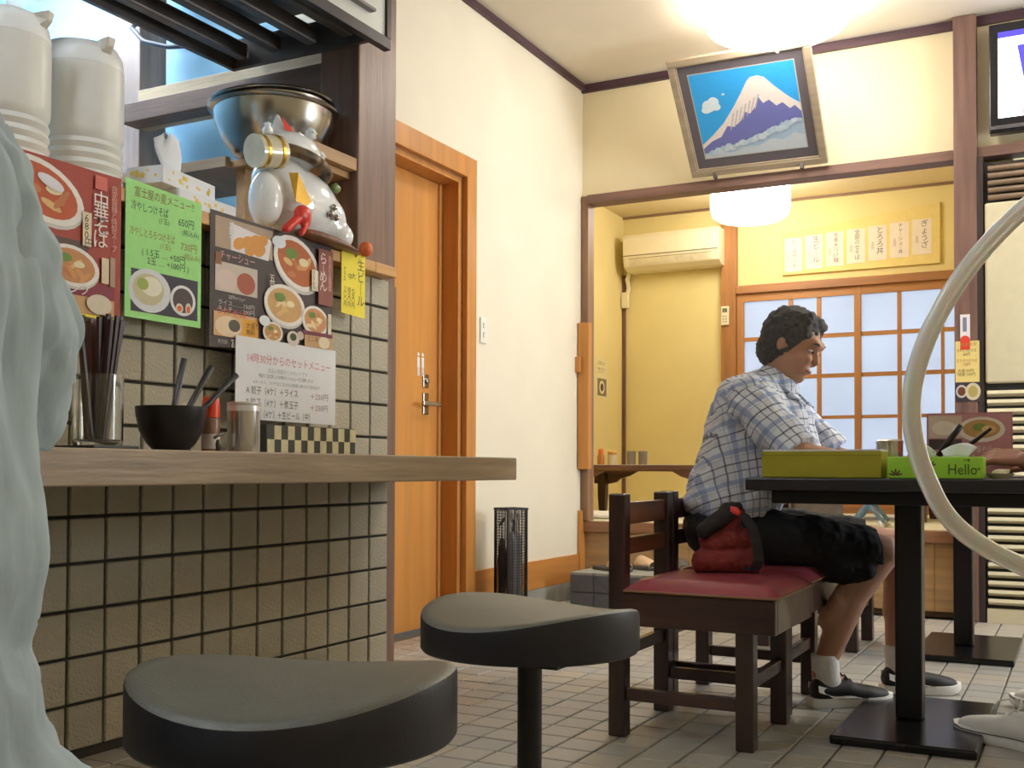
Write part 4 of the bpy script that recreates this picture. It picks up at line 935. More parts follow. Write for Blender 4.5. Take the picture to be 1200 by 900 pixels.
MB().lathe([(.001, -.016), (.014, -.006), (.016, .004), (.001, .014)], 14, None, xf((kx+.075, ky+.10, z+.165), (0, 0, 0), (.6, 1.2, 1))).build('leaf_ornament', mat('leaf_green', '71804a', .3), t, smooth=True)

bpy.data.objects['lucky_cat'].scale = (1.2, 1.22, 1.22)
# ================================================================ things on the black table
zT = .7183
t = thing('long_box', 'long olive yellow cardboard box with white top on the black table', 'box', (-.655, 3.15, zT))
box('carton', -.815, -.487, 3.10, 3.22, zT, zT+.074, mat('olive_yellow', 'a8a01e', .6, var=.04), t, bevel=.003); box('lid', -.813, -.489, 3.102, 3.218, zT+.0745, zT+.079, paper, t); box('lid_line', -.815, -.487, 3.0985, 3.0996, zT+.062, zT+.0635, flat('7c7614'), t)
t = thing('tissue_box', 'lime green tissue box printed Hello with a leaf pattern on the black table', 'tissue box', (-.35, 3.14, zT))
gm = mat('lime_green', '9fd83a', .5, var=.03)
box('carton', -.470, -.232, 3.085, 3.195, zT, zT+.058, gm, t, bevel=.003)
p = Print((-.470, 3.0848, zT), (1, 0, 0), (0, 0, 1))
def leaf(u, v, s, rots):
    for a in rots: p.ell(u+s*.6*math.cos(a), v+s*.6*math.sin(a), s*.55, s*.16, '5a4a1e', 10, a, up=False)
leaf(.022, .008, .016, [R(90), R(50), R(130), R(15), R(165)]); leaf(.112, .034, .012, [R(20), R(60), R(100)]); leaf(.20, .050, .008, [R(0), R(-40), R(190)]); leaf(.230, .022, .008, [R(90), R(140)])
p.k += 1; p.text('Hello', .152, .043, .040, '4a5a18', .070); p.build(t)
for (xa, xb, hh, sk_) in ((-.405, -.345, .040, -.3), (-.345, -.255, .044, .25)):
    vs = []; fs = []; n = 12
    for j in range(6):
        f = j/5
        for i in range(n+1):
            g = i/n; xx = xa+(xb-xa)*((.18+.64*g)*(1-f)+g*f); edge = 1-abs(2*g-1)**2*.45
            vs.append((xx+sk_*.02*f*f, 3.14+.008*math.sin(g*9+f)*f+.010*f*(1-2*(xa < -.36)), zT+.0585+hh*f*(.62+.38*(g if sk_ > 0 else 1-g)) * edge))
    for j in range(5):
        for i in range(n): fs.append((j*(n+1)+i, j*(n+1)+i+1, (j+1)*(n+1)+i+1, (j+1)*(n+1)+i))
    o = MB().add(vs, fs).build('tissue', mat('tissue_paper', 'eef2f8', .9, var=.02), t, smooth=True); so = o.modifiers.new('s', 'SOLIDIFY'); so.thickness = .002
lathe_thing('steel_canister', 'short steel canister behind the yellow box on the black table', 'canister', -.497, 3.31, zT, [(.036, 0), (.037, .004), (.037, .098)], mat('canister_body', 'b9b4ac', .22, .75), parts=[('lid', [(.038, .0985), (.038, .107), (.03, .111)], steel)])
lathe_thing('seasoning_bottle', 'small red-topped bottle beside the steel canister on the black table', 'bottle', -.425, 3.30, zT, [(.02, 0), (.022, .005), (.022, .065), (.019, .072)], mat('seasoning_glass', 'a8806e', .2), parts=[('cap', [(.021, .0725), (.021, .1), (.016, .108)], mat('orange_red_cap', 'f2502a', .35))])
t = thing('table_menu', 'laminated menu with noodle pictures standing on the black table', 'menu', (-.32, 3.56, zT))
MB().box(-.425, -.185, 3.555, 3.558, zT, zT+.196).build('card', flat('b8797c'), t)
MB().box(-.40, -.21, 3.53, 3.5545, zT, zT+.012).box(-.40, -.21, 3.5585, 3.59, zT, zT+.012).build('stand', mat('acrylic', 'd8dcdc', .2), t)
p = Print((-.425, 3.5548, zT), (1, 0, 0), (0, 0, 1)); p.rect(.004, .004, .236, .192, 'c98f8e'); p.rect(.006, .12, .10, .188, 'd8c2a8'); p.ell(.05, .15, .035, .022, 'efe2cf'); p.rect(.006, .085, .10, .117, '4a3a3a'); p.ell(.155, .145, .065, .038, 'efe4d2'); p.ell(.155, .147, .052, .028, 'c89a58'); p.ell(.15, .152, .02, .012, '8a9a4a'); p.ell(.175, .145, .02, .012, 'e0b878')
p.text('ラーメン 餃子\nつけそば', .012, .078, .026, 'f2e0dc', .09); p.text('中華そば\nチャーシュー麺\n大盛り', .125, .095, .024, 'f0d8d4', .10); p.build(t)
lathe_thing('small_dish', 'small pale dish at the right end of the tissue box', 'dish', -.195, 3.17, zT, [(.022, 0), (.034, .012), (.036, .014), (.033, .014), (.02, .004), (.001, .003)], ivory)
t = thing('crumpled_wrapper', 'crumpled white chopstick wrapper in the small pale dish', 'wrapper', (-.195, 3.17, zT+.006))
blob('paper', [('e', (-.195, 3.17, zT+.016), (.022, .014, .010)), ('c', (-.205, 3.17, zT+.018), (-.175, 3.165, zT+.022), .006, .005)], mat('wrapper', 'd8d0bc', .8, var=.1), t, .004, 1)
# hose
t = thing('plastic_hose', 'thick translucent white plastic tube arching close to the camera at right', 'hose', (.1, 1.1, 0))
hp = [(.09, 1.16, .012), (.13, 1.17, .2), (.13, 1.165, .42), (.07, 1.15, .56), (.015, 1.13, .615), (-.049, 1.105, .652), (-.073, 1.092, .665), (-.097, 1.079, .683), (-.113, 1.07, .702), (-.124, 1.064, .725), (-.134, 1.058, .755), (-.139, 1.055, .788), (-.137, 1.055, .822), (-.127, 1.059, .858), (-.113, 1.066, .890), (-.095, 1.074, .921), (-.073, 1.086, .951), (-.047, 1.098, .979), (.0, 1.12, 1.02), (.07, 1.14, 1.045), (.15, 1.17, 1.03), (.22, 1.2, .96), (.26, 1.22, .8), (.27, 1.22, .4), (.27, 1.22, .012)]
cu = []; 
for i in range(len(hp)-1):
    p0, p1, p2, p3 = [Vector(hp[max(0, min(len(hp)-1, i+k))]) for k in (-1, 0, 1, 2)]
    for s2 in range(5):
        u = s2/5; cu.append(.5*((2*p1)+(p2-p0)*u+(2*p0-5*p1+4*p2-p3)*u*u+(3*p1-p0-3*p2+p3)*u**3))
cu.append(Vector(hp[-1]))
hm_ = mat('hose_plastic', 'e6ebe6', .3, var=.02); hb = hm_.node_tree.nodes['Principled BSDF']; hb.inputs['Transmission Weight'].default_value = .25; hb.inputs['Subsurface Weight'].default_value = .3
MB().tube(cu, .0086, 20).build('tube', hm_, t, smooth=True)
# ================================================================ people
def plaid(name, kx=(.75, .65, 0), kz=(0, 0, 1)):
    m = mat(name, 'dfe4ee', .8, var=.04, scale=40, bump=.25, bscale=22); nt = m.node_tree; b = nt.nodes['Principled BSDF']
    tc = nt.nodes.new('ShaderNodeTexCoord')
    def stripe(vec, freq, width, off=0):
        d = nt.nodes.new('ShaderNodeVectorMath'); d.operation = 'DOT_PRODUCT'; d.inputs[1].default_value = vec; nt.links.new(tc.outputs['Object'], d.inputs[0])
        a = nt.nodes.new('ShaderNodeMath'); a.operation = 'MULTIPLY_ADD'; a.inputs[1].default_value = freq; a.inputs[2].default_value = off+10; nt.links.new(d.outputs['Value'], a.inputs[0])
        f = nt.nodes.new('ShaderNodeMath'); f.operation = 'FRACT'; nt.links.new(a.outputs[0], f.inputs[0])
        l = nt.nodes.new('ShaderNodeMath'); l.operation = 'LESS_THAN'; l.inputs[1].default_value = width; nt.links.new(f.outputs[0], l.inputs[0]); return l.outputs[0]
    src = b.inputs['Base Color'].links[0].from_socket
    def over(src, fac, h, amt):
        k = nt.nodes.new('ShaderNodeMath'); k.operation = 'MULTIPLY'; k.inputs[1].default_value = amt; nt.links.new(fac, k.inputs[0])
        mx = nt.nodes.new('ShaderNodeMix'); mx.data_type = 'RGBA'; nt.links.new(k.outputs[0], mx.inputs[0]); nt.links.new(src, mx.inputs[6]); mx.inputs[7].default_value = hexc(h)+(1,); return mx.outputs[2]
    for v, fr in ((kx, 11.0), (kz, 11.0)):
        src = over(src, stripe(v, fr, .15), '7490c6', .55)
        src = over(src, stripe(v, fr, .05, .35), '39405e', .75)
        src = over(src, stripe(v, fr, .04, .62), '39405e', .65)
        src = over(src, stripe(v, fr*2, .05, .2), '7f8db0', .45)
    nt.links.new(src, b.inputs['Base Color']); return m
def frame(f, u):
    f = Vector(f).normalized(); u = Vector(u); r = f.cross(u).normalized(); u = r.cross(f).normalized()
    return f, u, r
def head_prims(c, f, u):
    f, u, r = frame(f, u); c = Vector(c); rot = Matrix((r, f, u)).transposed().to_euler()
    A = lambda a, b_, d: tuple(c+f*a+u*b_+r*d)
    pr = [('e', A(-.012, .02, 0), (.074, .090, .088), rot), ('e', A(.018, -.045, 0), (.056, .062, .062), rot), ('c', A(.05, -.085, 0), A(.06, -.082, 0), .028, .024),
          ('c', A(.080, .012, 0), A(.094, -.020, 0), .008, .012), ('c', A(.074, .03, .022), A(.078, .03, -.022), .016, .016),
          ('c', A(.07, -.02, .034), A(.066, -.022, .036), .022, .022), ('c', A(.07, -.02, -.034), A(.066, -.022, -.036), .022, .022),
          ('c', A(.082, -.056, .016), A(.082, -.056, -.016), .009, .009)]
    for s in (-1, 1): pr.append(('e', A(-.008, -.005, s*.074), (.009, .015, .025), rot))
    return pr
def head_details(parent, c, f, u, hm, hair_style='short'):
    f, u, r = frame(f, u); c = Vector(c); A = lambda a, b_, d: c+f*a+u*b_+r*d; rot = Matrix((r, f, u)).transposed().to_euler()
    mb = MB(); mp = MB(); br = MB()
    for s in (-1, 1):
        M = xf(A(.074, .006, s*.030), rot)
        mb.lathe([(.001, -.0045), (.0075, -.0035), (.0095, 0), (.0075, .0035), (.001, .0045)], 14, None, M)
        mp.lathe([(.001, -.005), (.0055, 0), (.001, .005)], 10, None, xf(A(.0815, .005, s*.031), rot))
        br.tube([A(.088, .030, s*.016), A(.088, .034, s*.032), A(.078, .030, s*.047)], [.003, .0042, .002], 8)
    mb.build('eye_white', mat('eye_white', 'd9d4cc', .3), parent, smooth=True); mp.build('pupil', mat('pupil', '1c1412', .2), parent, smooth=True); br.build('eyebrow', hm, parent, smooth=True)
    MB().tube([A(.086, -.054, .024), A(.0915, -.055, 0), A(.086, -.054, -.024)], [.0025, .005, .0025], 8).build('mouth', mat('lips', '9a5f52', .5), parent, smooth=True)
    blob('hair', [('e', tuple(A(-.020, .028, 0)), (.084, .094, .092), rot), ('e', tuple(A(-.045, -.02, 0)), (.075, .06, .075), rot), ('c', tuple(A(.02, .09, .03)), tuple(A(.045, .085, -.03)), .028, .026)], hm, parent, .006, 4,
         disp=(.006, 40, (1, 1, 1)), cut=[(A(.062, .052, 0), (f*.85-u*.5))])
def hand_prims(w, d, n, side=1, curl=.5, s=1.0):
    # w wrist, d finger direction, n back-of-hand normal; side +1 thumb towards d x n
    d = Vector(d).normalized(); n = Vector(n); t = d.cross(n).normalized()*side; n = t.cross(d).normalized()*side
    w = Vector(w); pr = []
    for k, o in enumerate((.030, .010, -.010, -.029)):
        pr.append(('c', tuple(w+t*o*.55*s), tuple(w+d*.082*s+t*o*s), .014*s, .0115*s))
        L = (.040, .045, .042, .032)[k]*s; p = w+d*.085*s+t*o*s; ang = curl*.6
        for j in range(3):
            dd = d*math.cos(ang)-n*math.sin(ang); q = p+dd*L*(1, .68, .55)[j]
            pr.append(('c', tuple(p), tuple(q), (.0098, .0088, .008)[j]*s, (.009, .0082, .0072)[j]*s)); p = q; ang += curl*.9
    p = w+d*.02*s+t*.022*s; q = p+(d*.6+t*.65-n*.2).normalized()*.042*s; e = q+(d*.9+t*.2-n*.3*curl).normalized()*.034*s; g = e+(d*.95-n*.4*curl).normalized()*.026*s
    pr += [('c', tuple(p), tuple(q), .016*s, .0115*s), ('c', tuple(q), tuple(e), .011*s, .0095*s), ('c', tuple(e), tuple(g), .0095*s, .008*s)]
    return pr

def shoe(parent, heel, toe, z, upper, solem, name='shoe', sl=.03, hi=.085, W=.047):
    # low trainer from heel point to toe point standing at height z
    h = Vector((heel[0], heel[1], 0)); t_ = Vector((toe[0], toe[1], 0)); L = (t_-h).length; f = (t_-h).normalized(); r = Vector((f.y, -f.x, 0))
    def P_(a, b_, zz): v = h+f*(a*L)+r*b_; return (v.x, v.y, z+zz)
    prof = [(0, .55), (.06, .78), (.2, .78), (.38, .72), (.55, .86), (.7, 1.0), (.84, .94), (.94, .66), (1.0, .22)]
    vs = []; fs = []; out = [(a, W*w_) for a, w_ in prof]; ring = out+[(a, -b_) for a, b_ in out[::-1]]
    n = len(ring)
    for zz, sc in ((0, .96), (.006, 1.02), (sl*.8, 1.02), (sl, .98)):
        for a, b_ in ring: vs.append(P_(.5+(a-.5)*(1 if sc > .97 else .985), b_*sc, zz+(.012*max(0, (a-.8)/.2)**2 if zz < .02 else .008*max(0, (a-.8)/.2)**2)))
    for j in range(3):
        for i in range(n): fs.append((j*n+i, j*n+(i+1) % n, (j+1)*n+(i+1) % n, (j+1)*n+i))
    fs += [tuple(range(n-1, -1, -1)), tuple(3*n+i for i in range(n))]
    s_o = MB().add(vs, fs).build('sole', solem, parent, smooth=True, auto=40)
    pr = []
    for q in (-1, 1):
        pr += [('c', P_(.13, q*.008, sl+.018), P_(.45, q*.010, sl+.018), W*.70, W*.70), ('c', P_(.45, q*.010, sl+.014), P_(.70, q*.013, sl+.002), W*.68, W*.66), ('c', P_(.70, q*.013, sl+.002), P_(.86, q*.008, sl-.004), W*.66, W*.58)]
    pr += [('c', P_(.12, 0, sl+.03), P_(.13, 0, hi-.018), W*.66, W*.60), ('c', P_(.2, 0, hi-.026), P_(.42, 0, sl+.038), W*.62, W*.5)]
    u_o = blob(name, pr, upper, parent, .005, 12, cut=[((0, 0, z+sl*.8), (0, 0, -1))])
    lc = MB()
    for k in range(5):
        a = .36+k*.065; zz = sl+.073-.010*k-(.002*k*k)*.6
        lc.tube([P_(a, -.022, zz-.006), P_(a, 0, zz+.004), P_(a, .022, zz-.006)], .0028, 6)
    return P_, u_o, lc
def side_stripe(P_, m, parent, pts, W=.047, sgn=1):
    pass

# ---- seated man in the plaid shirt
G = None
man = thing('person', 'seated person in blue and white plaid shirt and black shorts, bent over the black table', 'person', (-.97, 3.5, 0))
hc = (-.815, 3.47, 1.135); hf = (.86, -.08, -.42); hu = (.42, 0, .86)
bp = head_prims(hc, hf, hu)+[('c', (-.885, 3.49, 1.0), (-.835, 3.475, 1.09), .058, .052),
    ('e', (-1.01, 3.5, .56), (.11, .16, .12)), ('c', (-1.0, 3.5, .6), (-.93, 3.5, .88), .115, .12), ('c', (-.90, 3.36, .95), (-.90, 3.64, .95), .06, .06),
    ('c', (-.90, 3.335, .95), (-.74, 3.27, .785), .048, .040), ('c', (-.74, 3.27, .785), (-.55, 3.345, .752), .038, .026),
    ('c', (-.90, 3.665, .95), (-.74, 3.73, .785), .048, .040), ('c', (-.74, 3.73, .785), (-.58, 3.60, .752), .038, .026),
    ('c', (-1.0, 3.42, .53), (-.565, 3.60, .482), .085, .058), ('c', (-.565, 3.60, .482), (-.70, 3.535, .27), .056, .05), ('c', (-.66, 3.555, .33), (-.735, 3.51, .10), .054, .031), ('c', (-.735, 3.51, .10), (-.66, 3.565, .05), .03, .026),
    ('c', (-1.0, 3.6, .53), (-.53, 3.80, .482), .085, .058), ('c', (-.53, 3.80, .482), (-.55, 3.82, .27), .056, .05), ('c', (-.54, 3.815, .33), (-.56, 3.83, .10), .054, .031), ('c', (-.56, 3.83, .10), (-.50, 3.86, .05), .03, .026)]
bp += hand_prims((-.55, 3.345, .752), (.95, .2, -.05), (0, 0, 1), 1, .5, .95)+hand_prims((-.58, 3.60, .752), (.95, -.25, -.05), (0, 0, 1), -1, .5, .95)
blob('body', bp, skin, man, .005, 5)
head_details(man, hc, hf, hu, mat('hair_greying', '4a4745', .7, var=.35, scale=70, bump=.5, bscale=90))
pl1 = plaid('plaid_body', (.7, .68, .15), (-.28, .1, .95)); pl2 = plaid('plaid_sleeve', (.65, .5, .6), (-.6, .2, .7))
sh = blob('shirt', [('e', (-1.02, 3.5, .635), (.155, .19, .07)), ('c', (-1.005, 3.45, .66), (-.955, 3.43, .88), .145, .12), ('c', (-1.005, 3.55, .66), (-.955, 3.57, .88), .145, .12),
    ('c', (-.93, 3.40, .93), (-.93, 3.60, .93), .118, .118), ('c', (-.915, 3.335, .965), (-.915, 3.665, .965), .075, .075), ('c', (-.90, 3.48, .98), (-.87, 3.48, 1.01), .085, .075), ('c', (-.84, 3.44, .9), (-.80, 3.45, .78), .075, .06), ('c', (-.84, 3.56, .9), (-.80, 3.55, .78), .075, .06)], pl1, man, .007, 5,
    disp=(.010, 9, (1, 1, .8)), cut=[((-.93, 3.5, .592), (.10, 0, -1)), ((-.845, 3.48, 1.042), (.55, 0, .85))])
for sy, nm in ((-1, 'sleeve'), (1, 'sleeve')):
    y0_ = 3.5+sy*.165
    blob(nm, [('c', (-.915, y0_, .955), (-.83, y0_+sy*.045, .87), .078, .072), ('c', (-.83, y0_+sy*.045, .87), (-.755, y0_+sy*.06, .80), .072, .066)], pl2, man, .006, 4, disp=(.009, 11, (1, 1, 1)), cut=[((-.752, y0_+sy*.06, .793), (.62, sy*.2, -.72))])
cb = MB()
for s_ in (-1, 1):
    cb.add([(-.905, 3.48+s_*.06, 1.045), (-.80, 3.48+s_*.012, .985), (-.76, 3.48+s_*.055, .94), (-.835, 3.48+s_*.085, 1.01), (-.90, 3.48+s_*.075, 1.02)], [(0, 1, 2, 3, 4)])
cb.tube([(-.92, 3.54, 1.035), (-.935, 3.48, 1.05), (-.92, 3.42, 1.035)], .014, 8)
o = cb.build('collar', pl1, man, smooth=False); so = o.modifiers.new('s', 'SOLIDIFY'); so.thickness = .004
blkcloth = mat('black_shorts', '1f1f22', .85, var=.15, scale=18, bump=.3, bscale=14)
blob('shorts', [('e', (-1.02, 3.5, .545), (.15, .19, .112)), ('c', (-1.0, 3.42, .535), (-.60, 3.59, .488), .100, .078), ('c', (-1.0, 3.6, .535), (-.58, 3.78, .488), .100, .078), ('c', (-.69, 3.54, .455), (-.63, 3.57, .435), .075, .070), ('c', (-.66, 3.74, .455), (-.62, 3.76, .44), .075, .070)], blkcloth, man, .006, 6,
     disp=(.008, 8, (1, 1, 1)), cut=[((-.575, 3.6, .48), (.92, .38, .12))])
sock = mat('white_sock', 'e6e6e4', .85, var=.04, scale=80, bump=.3, bscale=200)
blk = mat('shoe_black', '19191c', .6, var=.1); wsole = mat('shoe_white', 'ecece8', .5, var=.03)
for (ank, mid, h_, t_) in (((-.728, 3.515, .155), (-.72, 3.52, .06), (-.765, 3.475), (-.545, 3.645)), ((-.562, 3.83, .155), (-.545, 3.835, .06), (-.60, 3.80), (-.37, 3.93))):
    blob('sock', [('c', (ank[0], ank[1], ank[2]+.03), mid, .042, .044), ('c', mid, (mid[0]*.4+(h_[0]*.75+t_[0]*.25)*.6, mid[1]*.4+(h_[1]*.75+t_[1]*.25)*.6, .075), .042, .040)], sock, man, .005, 4, cut=[((0, 0, ank[2]+.005), (0, 0, 1))])
    P_, u, lc = shoe(man, h_, t_, .0, blk, wsole)
    lc.build('shoelaces', blk, man, smooth=True)
    # white curved side stripe on both flanks
    for sg in (-1, 1):
        mb = MB(); top = []; bot = []
        for i in range(11):
            q = i/10; a = .05+.58*q; zt_ = .072-.055*q**.8+.012*math.sin(q*3.14); zb_ = .052-.03*q**.7+.0*q - (0.012 if .2 < q else 0)*(1-q)
            prof_w = .047*(.80 if a < .3 else (.80+.14*(a-.3)/.3)); bulge = 1.02
            top.append(P_(a, sg*(prof_w*.86+.0035), zt_)); bot.append(P_(a, sg*(prof_w*.97+.0035), max(.031, min(zb_, zt_-.003))))
        mb.add(top+bot, [(i, i+1, i+12, i+11) for i in range(10)]); mb.build('side_stripe', wsole, man)

# ---- red bag on the front chair
t = thing('cloth_bag', 'small red cloth bag with black strap standing on the front chair seat', 'bag', (-.93, 3.13, .4405))
redc = mat('bag_red', '83302f', .8, var=.12, scale=25, bump=.3, bscale=20)
blob('pouch', [('c', (-.985, 3.10, .475), (-.865, 3.16, .475), .040, .040), ('c', (-.965, 3.11, .53), (-.885, 3.15, .54), .038, .036), ('c', (-.925, 3.13, .58), (-.90, 3.14, .615), .032, .022)], redc, t, .005, 5, disp=(.006, 16, (1, 1, 1)), cut=[((0, 0, .4435), (0, 0, -1))])
blob('flap', [('c', (-.975, 3.075, .565), (-.915, 3.10, .615), .026, .026), ('c', (-.915, 3.10, .62), (-.895, 3.125, .628), .024, .02)], mat('bag_black', '252124', .8, var=.15, bump=.2), t, .005, 4, disp=(.004, 20, (1, 1, 1)))
MB().lathe([(.001, -.012), (.012, -.008), (.013, .004), (.001, .010)], 14, None, xf((-.888, 3.088, .623), (0, R(30), 0), (1.4, 1, 1))).build('red_toggle', mat('bright_red', 'f04a48', .4), t, smooth=True)
sp = [(-.895, 3.10, .625), (-.862, 3.09, .61), (-.838, 3.085, .575), (-.825, 3.085, .53), (-.82, 3.09, .48), (-.835, 3.10, .452), (-.86, 3.11, .4535)]
mb = MB(); L1 = [Vector(p_)+Vector((-.013, -.006, 0)) for p_ in sp]; L2 = [Vector(p_)+Vector((.013, .006, 0)) for p_ in sp]
mb.add(L1+L2, [(i, i+1, i+8, i+7) for i in range(6)]); o = mb.build('strap', mat('bag_strap', '28262b', .8), t); so = o.modifiers.new('s', 'SOLIDIFY'); so.thickness = .006

# ---- person at the left edge
wm = thing('person', 'person in pale blue chambray shirt seated on a stool at the left edge', 'person', (-.86, .42, 0))
hc = (-.93, .43, 1.27); hf = (-1, .08, -.25); hu = (-.25, 0, 1)
bp = head_prims(hc, hf, hu)+[('c', (-.86, .43, 1.04), (-.905, .43, 1.18), .05, .048), ('e', (-.83, .42, .58), (.12, .16, .11)), ('c', (-.84, .42, .62), (-.85, .42, .92), .11, .12), ('c', (-.84, .28, 1.0), (-.84, .56, 1.0), .052, .052),
    ('c', (-.835, .59, .985), (-.835, .625, .80), .045, .038), ('c', (-.835, .625, .80), (-1.02, .50, .70), .036, .026), ('c', (-.835, .25, .985), (-.84, .21, .80), .045, .038), ('c', (-.84, .21, .80), (-1.02, .33, .70), .036, .026),
    ('c', (-.86, .34, .575), (-1.26, .33, .55), .08, .055), ('c', (-1.26, .33, .55), (-1.24, .33, .10), .052, .034), ('c', (-.86, .50, .575), (-1.26, .49, .55), .08, .055), ('c', (-1.26, .49, .55), (-1.24, .49, .10), .052, .034),
    ('c', (-1.24, .33, .10), (-1.31, .33, .05), .03, .026), ('c', (-1.24, .49, .10), (-1.31, .49, .05), .03, .026)]
bp += hand_prims((-1.03, .49, .69), (-1, -.3, -.2), (0, 0, 1), -1, .5, .92)+hand_prims((-1.03, .34, .69), (-1, .3, -.2), (0, 0, 1), 1, .5, .92)
blob('body', bp, skin, wm, .006, 5); head_details(wm, hc, hf, hu, hairm)
den = mat('chambray', 'b0c3cf', .85, var=.16, scale=12, stretch=(1, 1, .35), bump=1.0, bscale=9, detail=6)
blob('shirt', [('e', (-.84, .43, .55), (.175, .215, .11)), ('c', (-.84, .36, .66), (-.85, .36, .9), .16, .14), ('c', (-.84, .49, .66), (-.85, .50, .9), .149, .14), ('c', (-.845, .30, 1.0), (-.845, .56, 1.0), .075, .075), ('c', (-.85, .36, .95), (-.85, .50, .95), .13, .13),
    ('c', (-.85, .465, .62), (-.81, .53, .42), .12, .148), ('c', (-.83, .36, .64), (-.83, .30, .46), .13, .16)], den, wm, .008, 6, disp=(.024, 8, (1, 1, .28)), cut=[((0, 0, .36), (0, 0, -1)), ((-.87, .43, 1.075), (-.3, 0, 1))])
def snap(o, pts, lift=.002):
    out = []
    for p_ in pts:
        ok, co, no, _ = o.closest_point_on_mesh(Vector(p_)-world_loc(o.parent)); out.append(co+no*lift+world_loc(o.parent))
    return out
p3shirt = [c_ for c_ in wm.children if c_.name.startswith('shirt')][0]
for yy, sy in ((.59, 1), (.25, -1)):
    blob('sleeve', [('c', (-.835, yy-.02*sy, .985), (-.828, yy+.022*sy, .86), .066, .070), ('c', (-.828, yy+.022*sy, .86), (-.84, yy+.025*sy, .78), .070, .066)], den, wm, .006, 5, disp=(.020, 11, (1, 1, .35)), cut=[((-.84, yy+.03*sy, .765), (-.15, 0, -1))])
lerp = lambda P0, P1, n_: [tuple(Vector(P0).lerp(Vector(P1), i/n_)) for i in range(n_+1)]
st_ = MB()
for p_ in snap(p3shirt, lerp((-.77, .66, .60), (-.765, .665, .47), 16), .001): st_.lathe([(.001, -.0035), (.0028, 0), (.001, .0035)], 8, None, xf(p_))
tag(st_.build('stitching', mat('chambray_seam', 'b9cbd6', .85), wm), kind='stuff')
MB().tube(snap(p3shirt, lerp((-.76, .50, 1.06), (-.80, .62, .99), 10), .001), .003, 6).build('seam', mat('chambray_seam', 'b9cbd6', .85), wm, smooth=True)
o = MB().tube([(-.80, .50, 1.062), (-.86, .43, 1.10), (-.83, .36, 1.065)], .02, 8).build('collar', den, wm, smooth=True)
blob('trousers', [('e', (-.83, .42, .575), (.15, .185, .082)), ('c', (-.86, .34, .58), (-1.26, .33, .555), .088, .068), ('c', (-1.26, .33, .555), (-1.24, .33, .14), .065, .05), ('c', (-.86, .50, .58), (-1.26, .49, .555), .088, .068), ('c', (-1.26, .49, .555), (-1.24, .49, .14), .065, .05)], mat('navy_trousers', '2f3548', .85, bump=.2), wm, .008, 6, cut=[((0, 0, .504), (0, 0, -1))] if 0 else [((0, 0, .11), (0, 0, -1))])
for yy in (.33, .49):
    P_, u, lc = shoe(wm, (-1.20, yy), (-1.47, yy), .0, mat('brown_shoe', '4a382c', .5), darksteel); lc.build('shoelaces', blackm, wm, smooth=True)

# ---- person at the right edge
pr_ = thing('person', 'person at the right edge in grey shirt and white lace-up shoes, hand on the table', 'person', (.24, 3.45, 0))
hc = (-.03, 3.62, 1.19); hf = (-.9, -.1, -.4); hu = (-.4, 0, .9)
bp = head_prims(hc, hf, hu)+[('c', (.10, 3.5, 1.02), (.0, 3.59, 1.12), .055, .05), ('e', (.27, 3.45, .56), (.11, .16, .11)), ('c', (.25, 3.45, .6), (.14, 3.48, .92), .11, .12), ('c', (.12, 3.32, .97), (.12, 3.64, .97), .055, .055),
    ('c', (.12, 3.31, .96), (.04, 3.38, .80), .045, .040), ('c', (.04, 3.38, .80), (-.145, 3.44, .768), .042, .027), ('c', (.12, 3.65, .96), (.02, 3.70, .80), .045, .038), ('c', (.02, 3.70, .80), (-.12, 3.62, .752), .036, .026),
    ('c', (.25, 3.38, .53), (.00, 3.25, .50), .085, .058), ('c', (.00, 3.25, .50), (-.04, 3.20, .10), .056, .032), ('c', (.25, 3.52, .53), (.0, 3.72, .50), .085, .058), ('c', (.0, 3.72, .50), (.04, 3.74, .10), .056, .032),
    ('c', (-.04, 3.20, .10), (-.12, 3.25, .05), .03, .026), ('c', (.04, 3.74, .10), (-.04, 3.76, .05), .03, .026)]
bp += hand_prims((-.150, 3.44, .772), (-1, .05, .12), (.25, -.5, .8), 1, 1.0, .98)+hand_prims((-.12, 3.62, .755), (-1, -.1, 0), (0, 0, 1), -1, .5, .95)
blob('body', bp, mat('skin_ruddy', 'a8735c', .55, var=.06, scale=12), pr_, .005, 5); head_details(pr_, hc, hf, hu, hairm)
gs = mat('grey_shirt', '70747c', .85, bump=.25, bscale=16)
blob('shirt', [('e', (.27, 3.45, .60), (.15, .19, .09)), ('c', (.255, 3.40, .66), (.16, 3.42, .88), .135, .12), ('c', (.255, 3.50, .66), (.16, 3.54, .88), .135, .12), ('c', (.13, 3.33, .955), (.13, 3.63, .955), .078, .078), ('c', (.15, 3.42, .92), (.15, 3.55, .92), .115, .115)], gs, pr_, .007, 6, disp=(.008, 9, (1, 1, 1)), cut=[((0, 0, .535), (0, 0, -1)), ((.08, 3.52, 1.045), (-.5, .2, .85))])
for a, b_ in (((.12, 3.315, .955), (.07, 3.355, .855)), ((.12, 3.645, .955), (.06, 3.68, .86))):
    blob('sleeve', [('c', a, b_, .07, .062)], gs, pr_, .006, 4, cut=[(b_, tuple((Vector(b_)-Vector(a)).normalized()))])
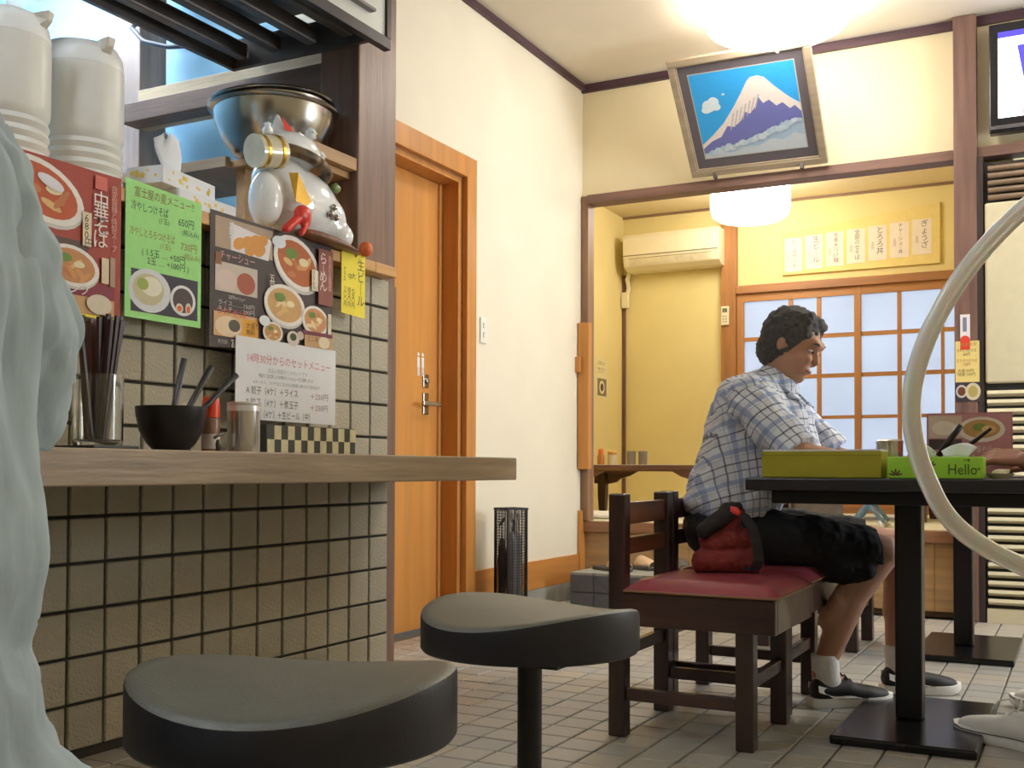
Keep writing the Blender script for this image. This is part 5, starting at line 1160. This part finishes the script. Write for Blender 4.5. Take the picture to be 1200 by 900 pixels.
blob('shorts', [('e', (.26, 3.45, .535), (.145, .185, .098)), ('c', (.25, 3.38, .53), (.04, 3.27, .50), .098, .078), ('c', (.25, 3.52, .53), (.04, 3.69, .50), .098, .078)], mat('brown_shorts', '463c36', .85, bump=.2), pr_, .007, 6, cut=[((.03, 3.45, .5), (-1, 0, 0)), ((0, 0, .437), (0, 0, -1))])
for (ank, mid, h_, t_) in (((-.04, 3.20, .17), (-.05, 3.205, .06), (-.055, 3.175), (-.325, 3.335)), ((.04, 3.74, .17), (.03, 3.745, .06), (.075, 3.725), (-.21, 3.80))):
    blob('sock', [('c', (ank[0], ank[1], ank[2]+.03), mid, .042, .043)], sock, pr_, .005, 4, cut=[((0, 0, ank[2]+.01), (0, 0, 1))])
    MB().lathe([(.0435, ank[2]-.022), (.044, ank[2]-.012)], 24, None, xf((ank[0], ank[1], 0)), cap=False).build('sock_band', blk, pr_, smooth=True)
    P_, u, lc = shoe(pr_, h_, t_, .0, wsole, wsole, 'shoe', .032, .10, .05)
    lc.tube([P_(.36, 0, .105), P_(.40, .02, .125), P_(.47, .03, .12), P_(.46, .015, .10)], .003, 6).tube([P_(.36, 0, .105), P_(.42, -.02, .13), P_(.5, -.035, .12), P_(.55, -.04, .09)], .003, 6).build('shoelaces', wsole, pr_, smooth=True)
    ln = MB()
    pts = [(0, .55), (.06, .78), (.2, .78), (.38, .72), (.55, .86), (.7, 1.0), (.84, .94), (.94, .66), (1.0, .22)]
    for s_ in (-1, 1): ln.tube([P_(a, s_*.05*w_*1.03, .028+.008*max(0, (a-.8)/.2)**2) for a, w_ in pts], .0013, 5)
    ln.build('foxing_stripe', blk, pr_)
# chopsticks / tongs held in that hand
t = thing('chopsticks', 'pair of black chopsticks held in the hand above the green tissue box', 'chopsticks', (-.24, 3.44, .79))
MB().tube([(-.215, 3.43, .772), (-.29, 3.425, .80), (-.345, 3.42, .785)], [.0065, .009, .007], 8).build('stick', blackm, t, smooth=True) if 0 else None
MB().tube([(-.375, 3.40, .782), (-.315, 3.415, .872)], [.0085, .0095], 10).build('stick', blackm, t, smooth=True)
MB().tube([(-.33, 3.43, .784), (-.235, 3.43, .862)], [.008, .005], 8).build('stick', blackm, t, smooth=True)
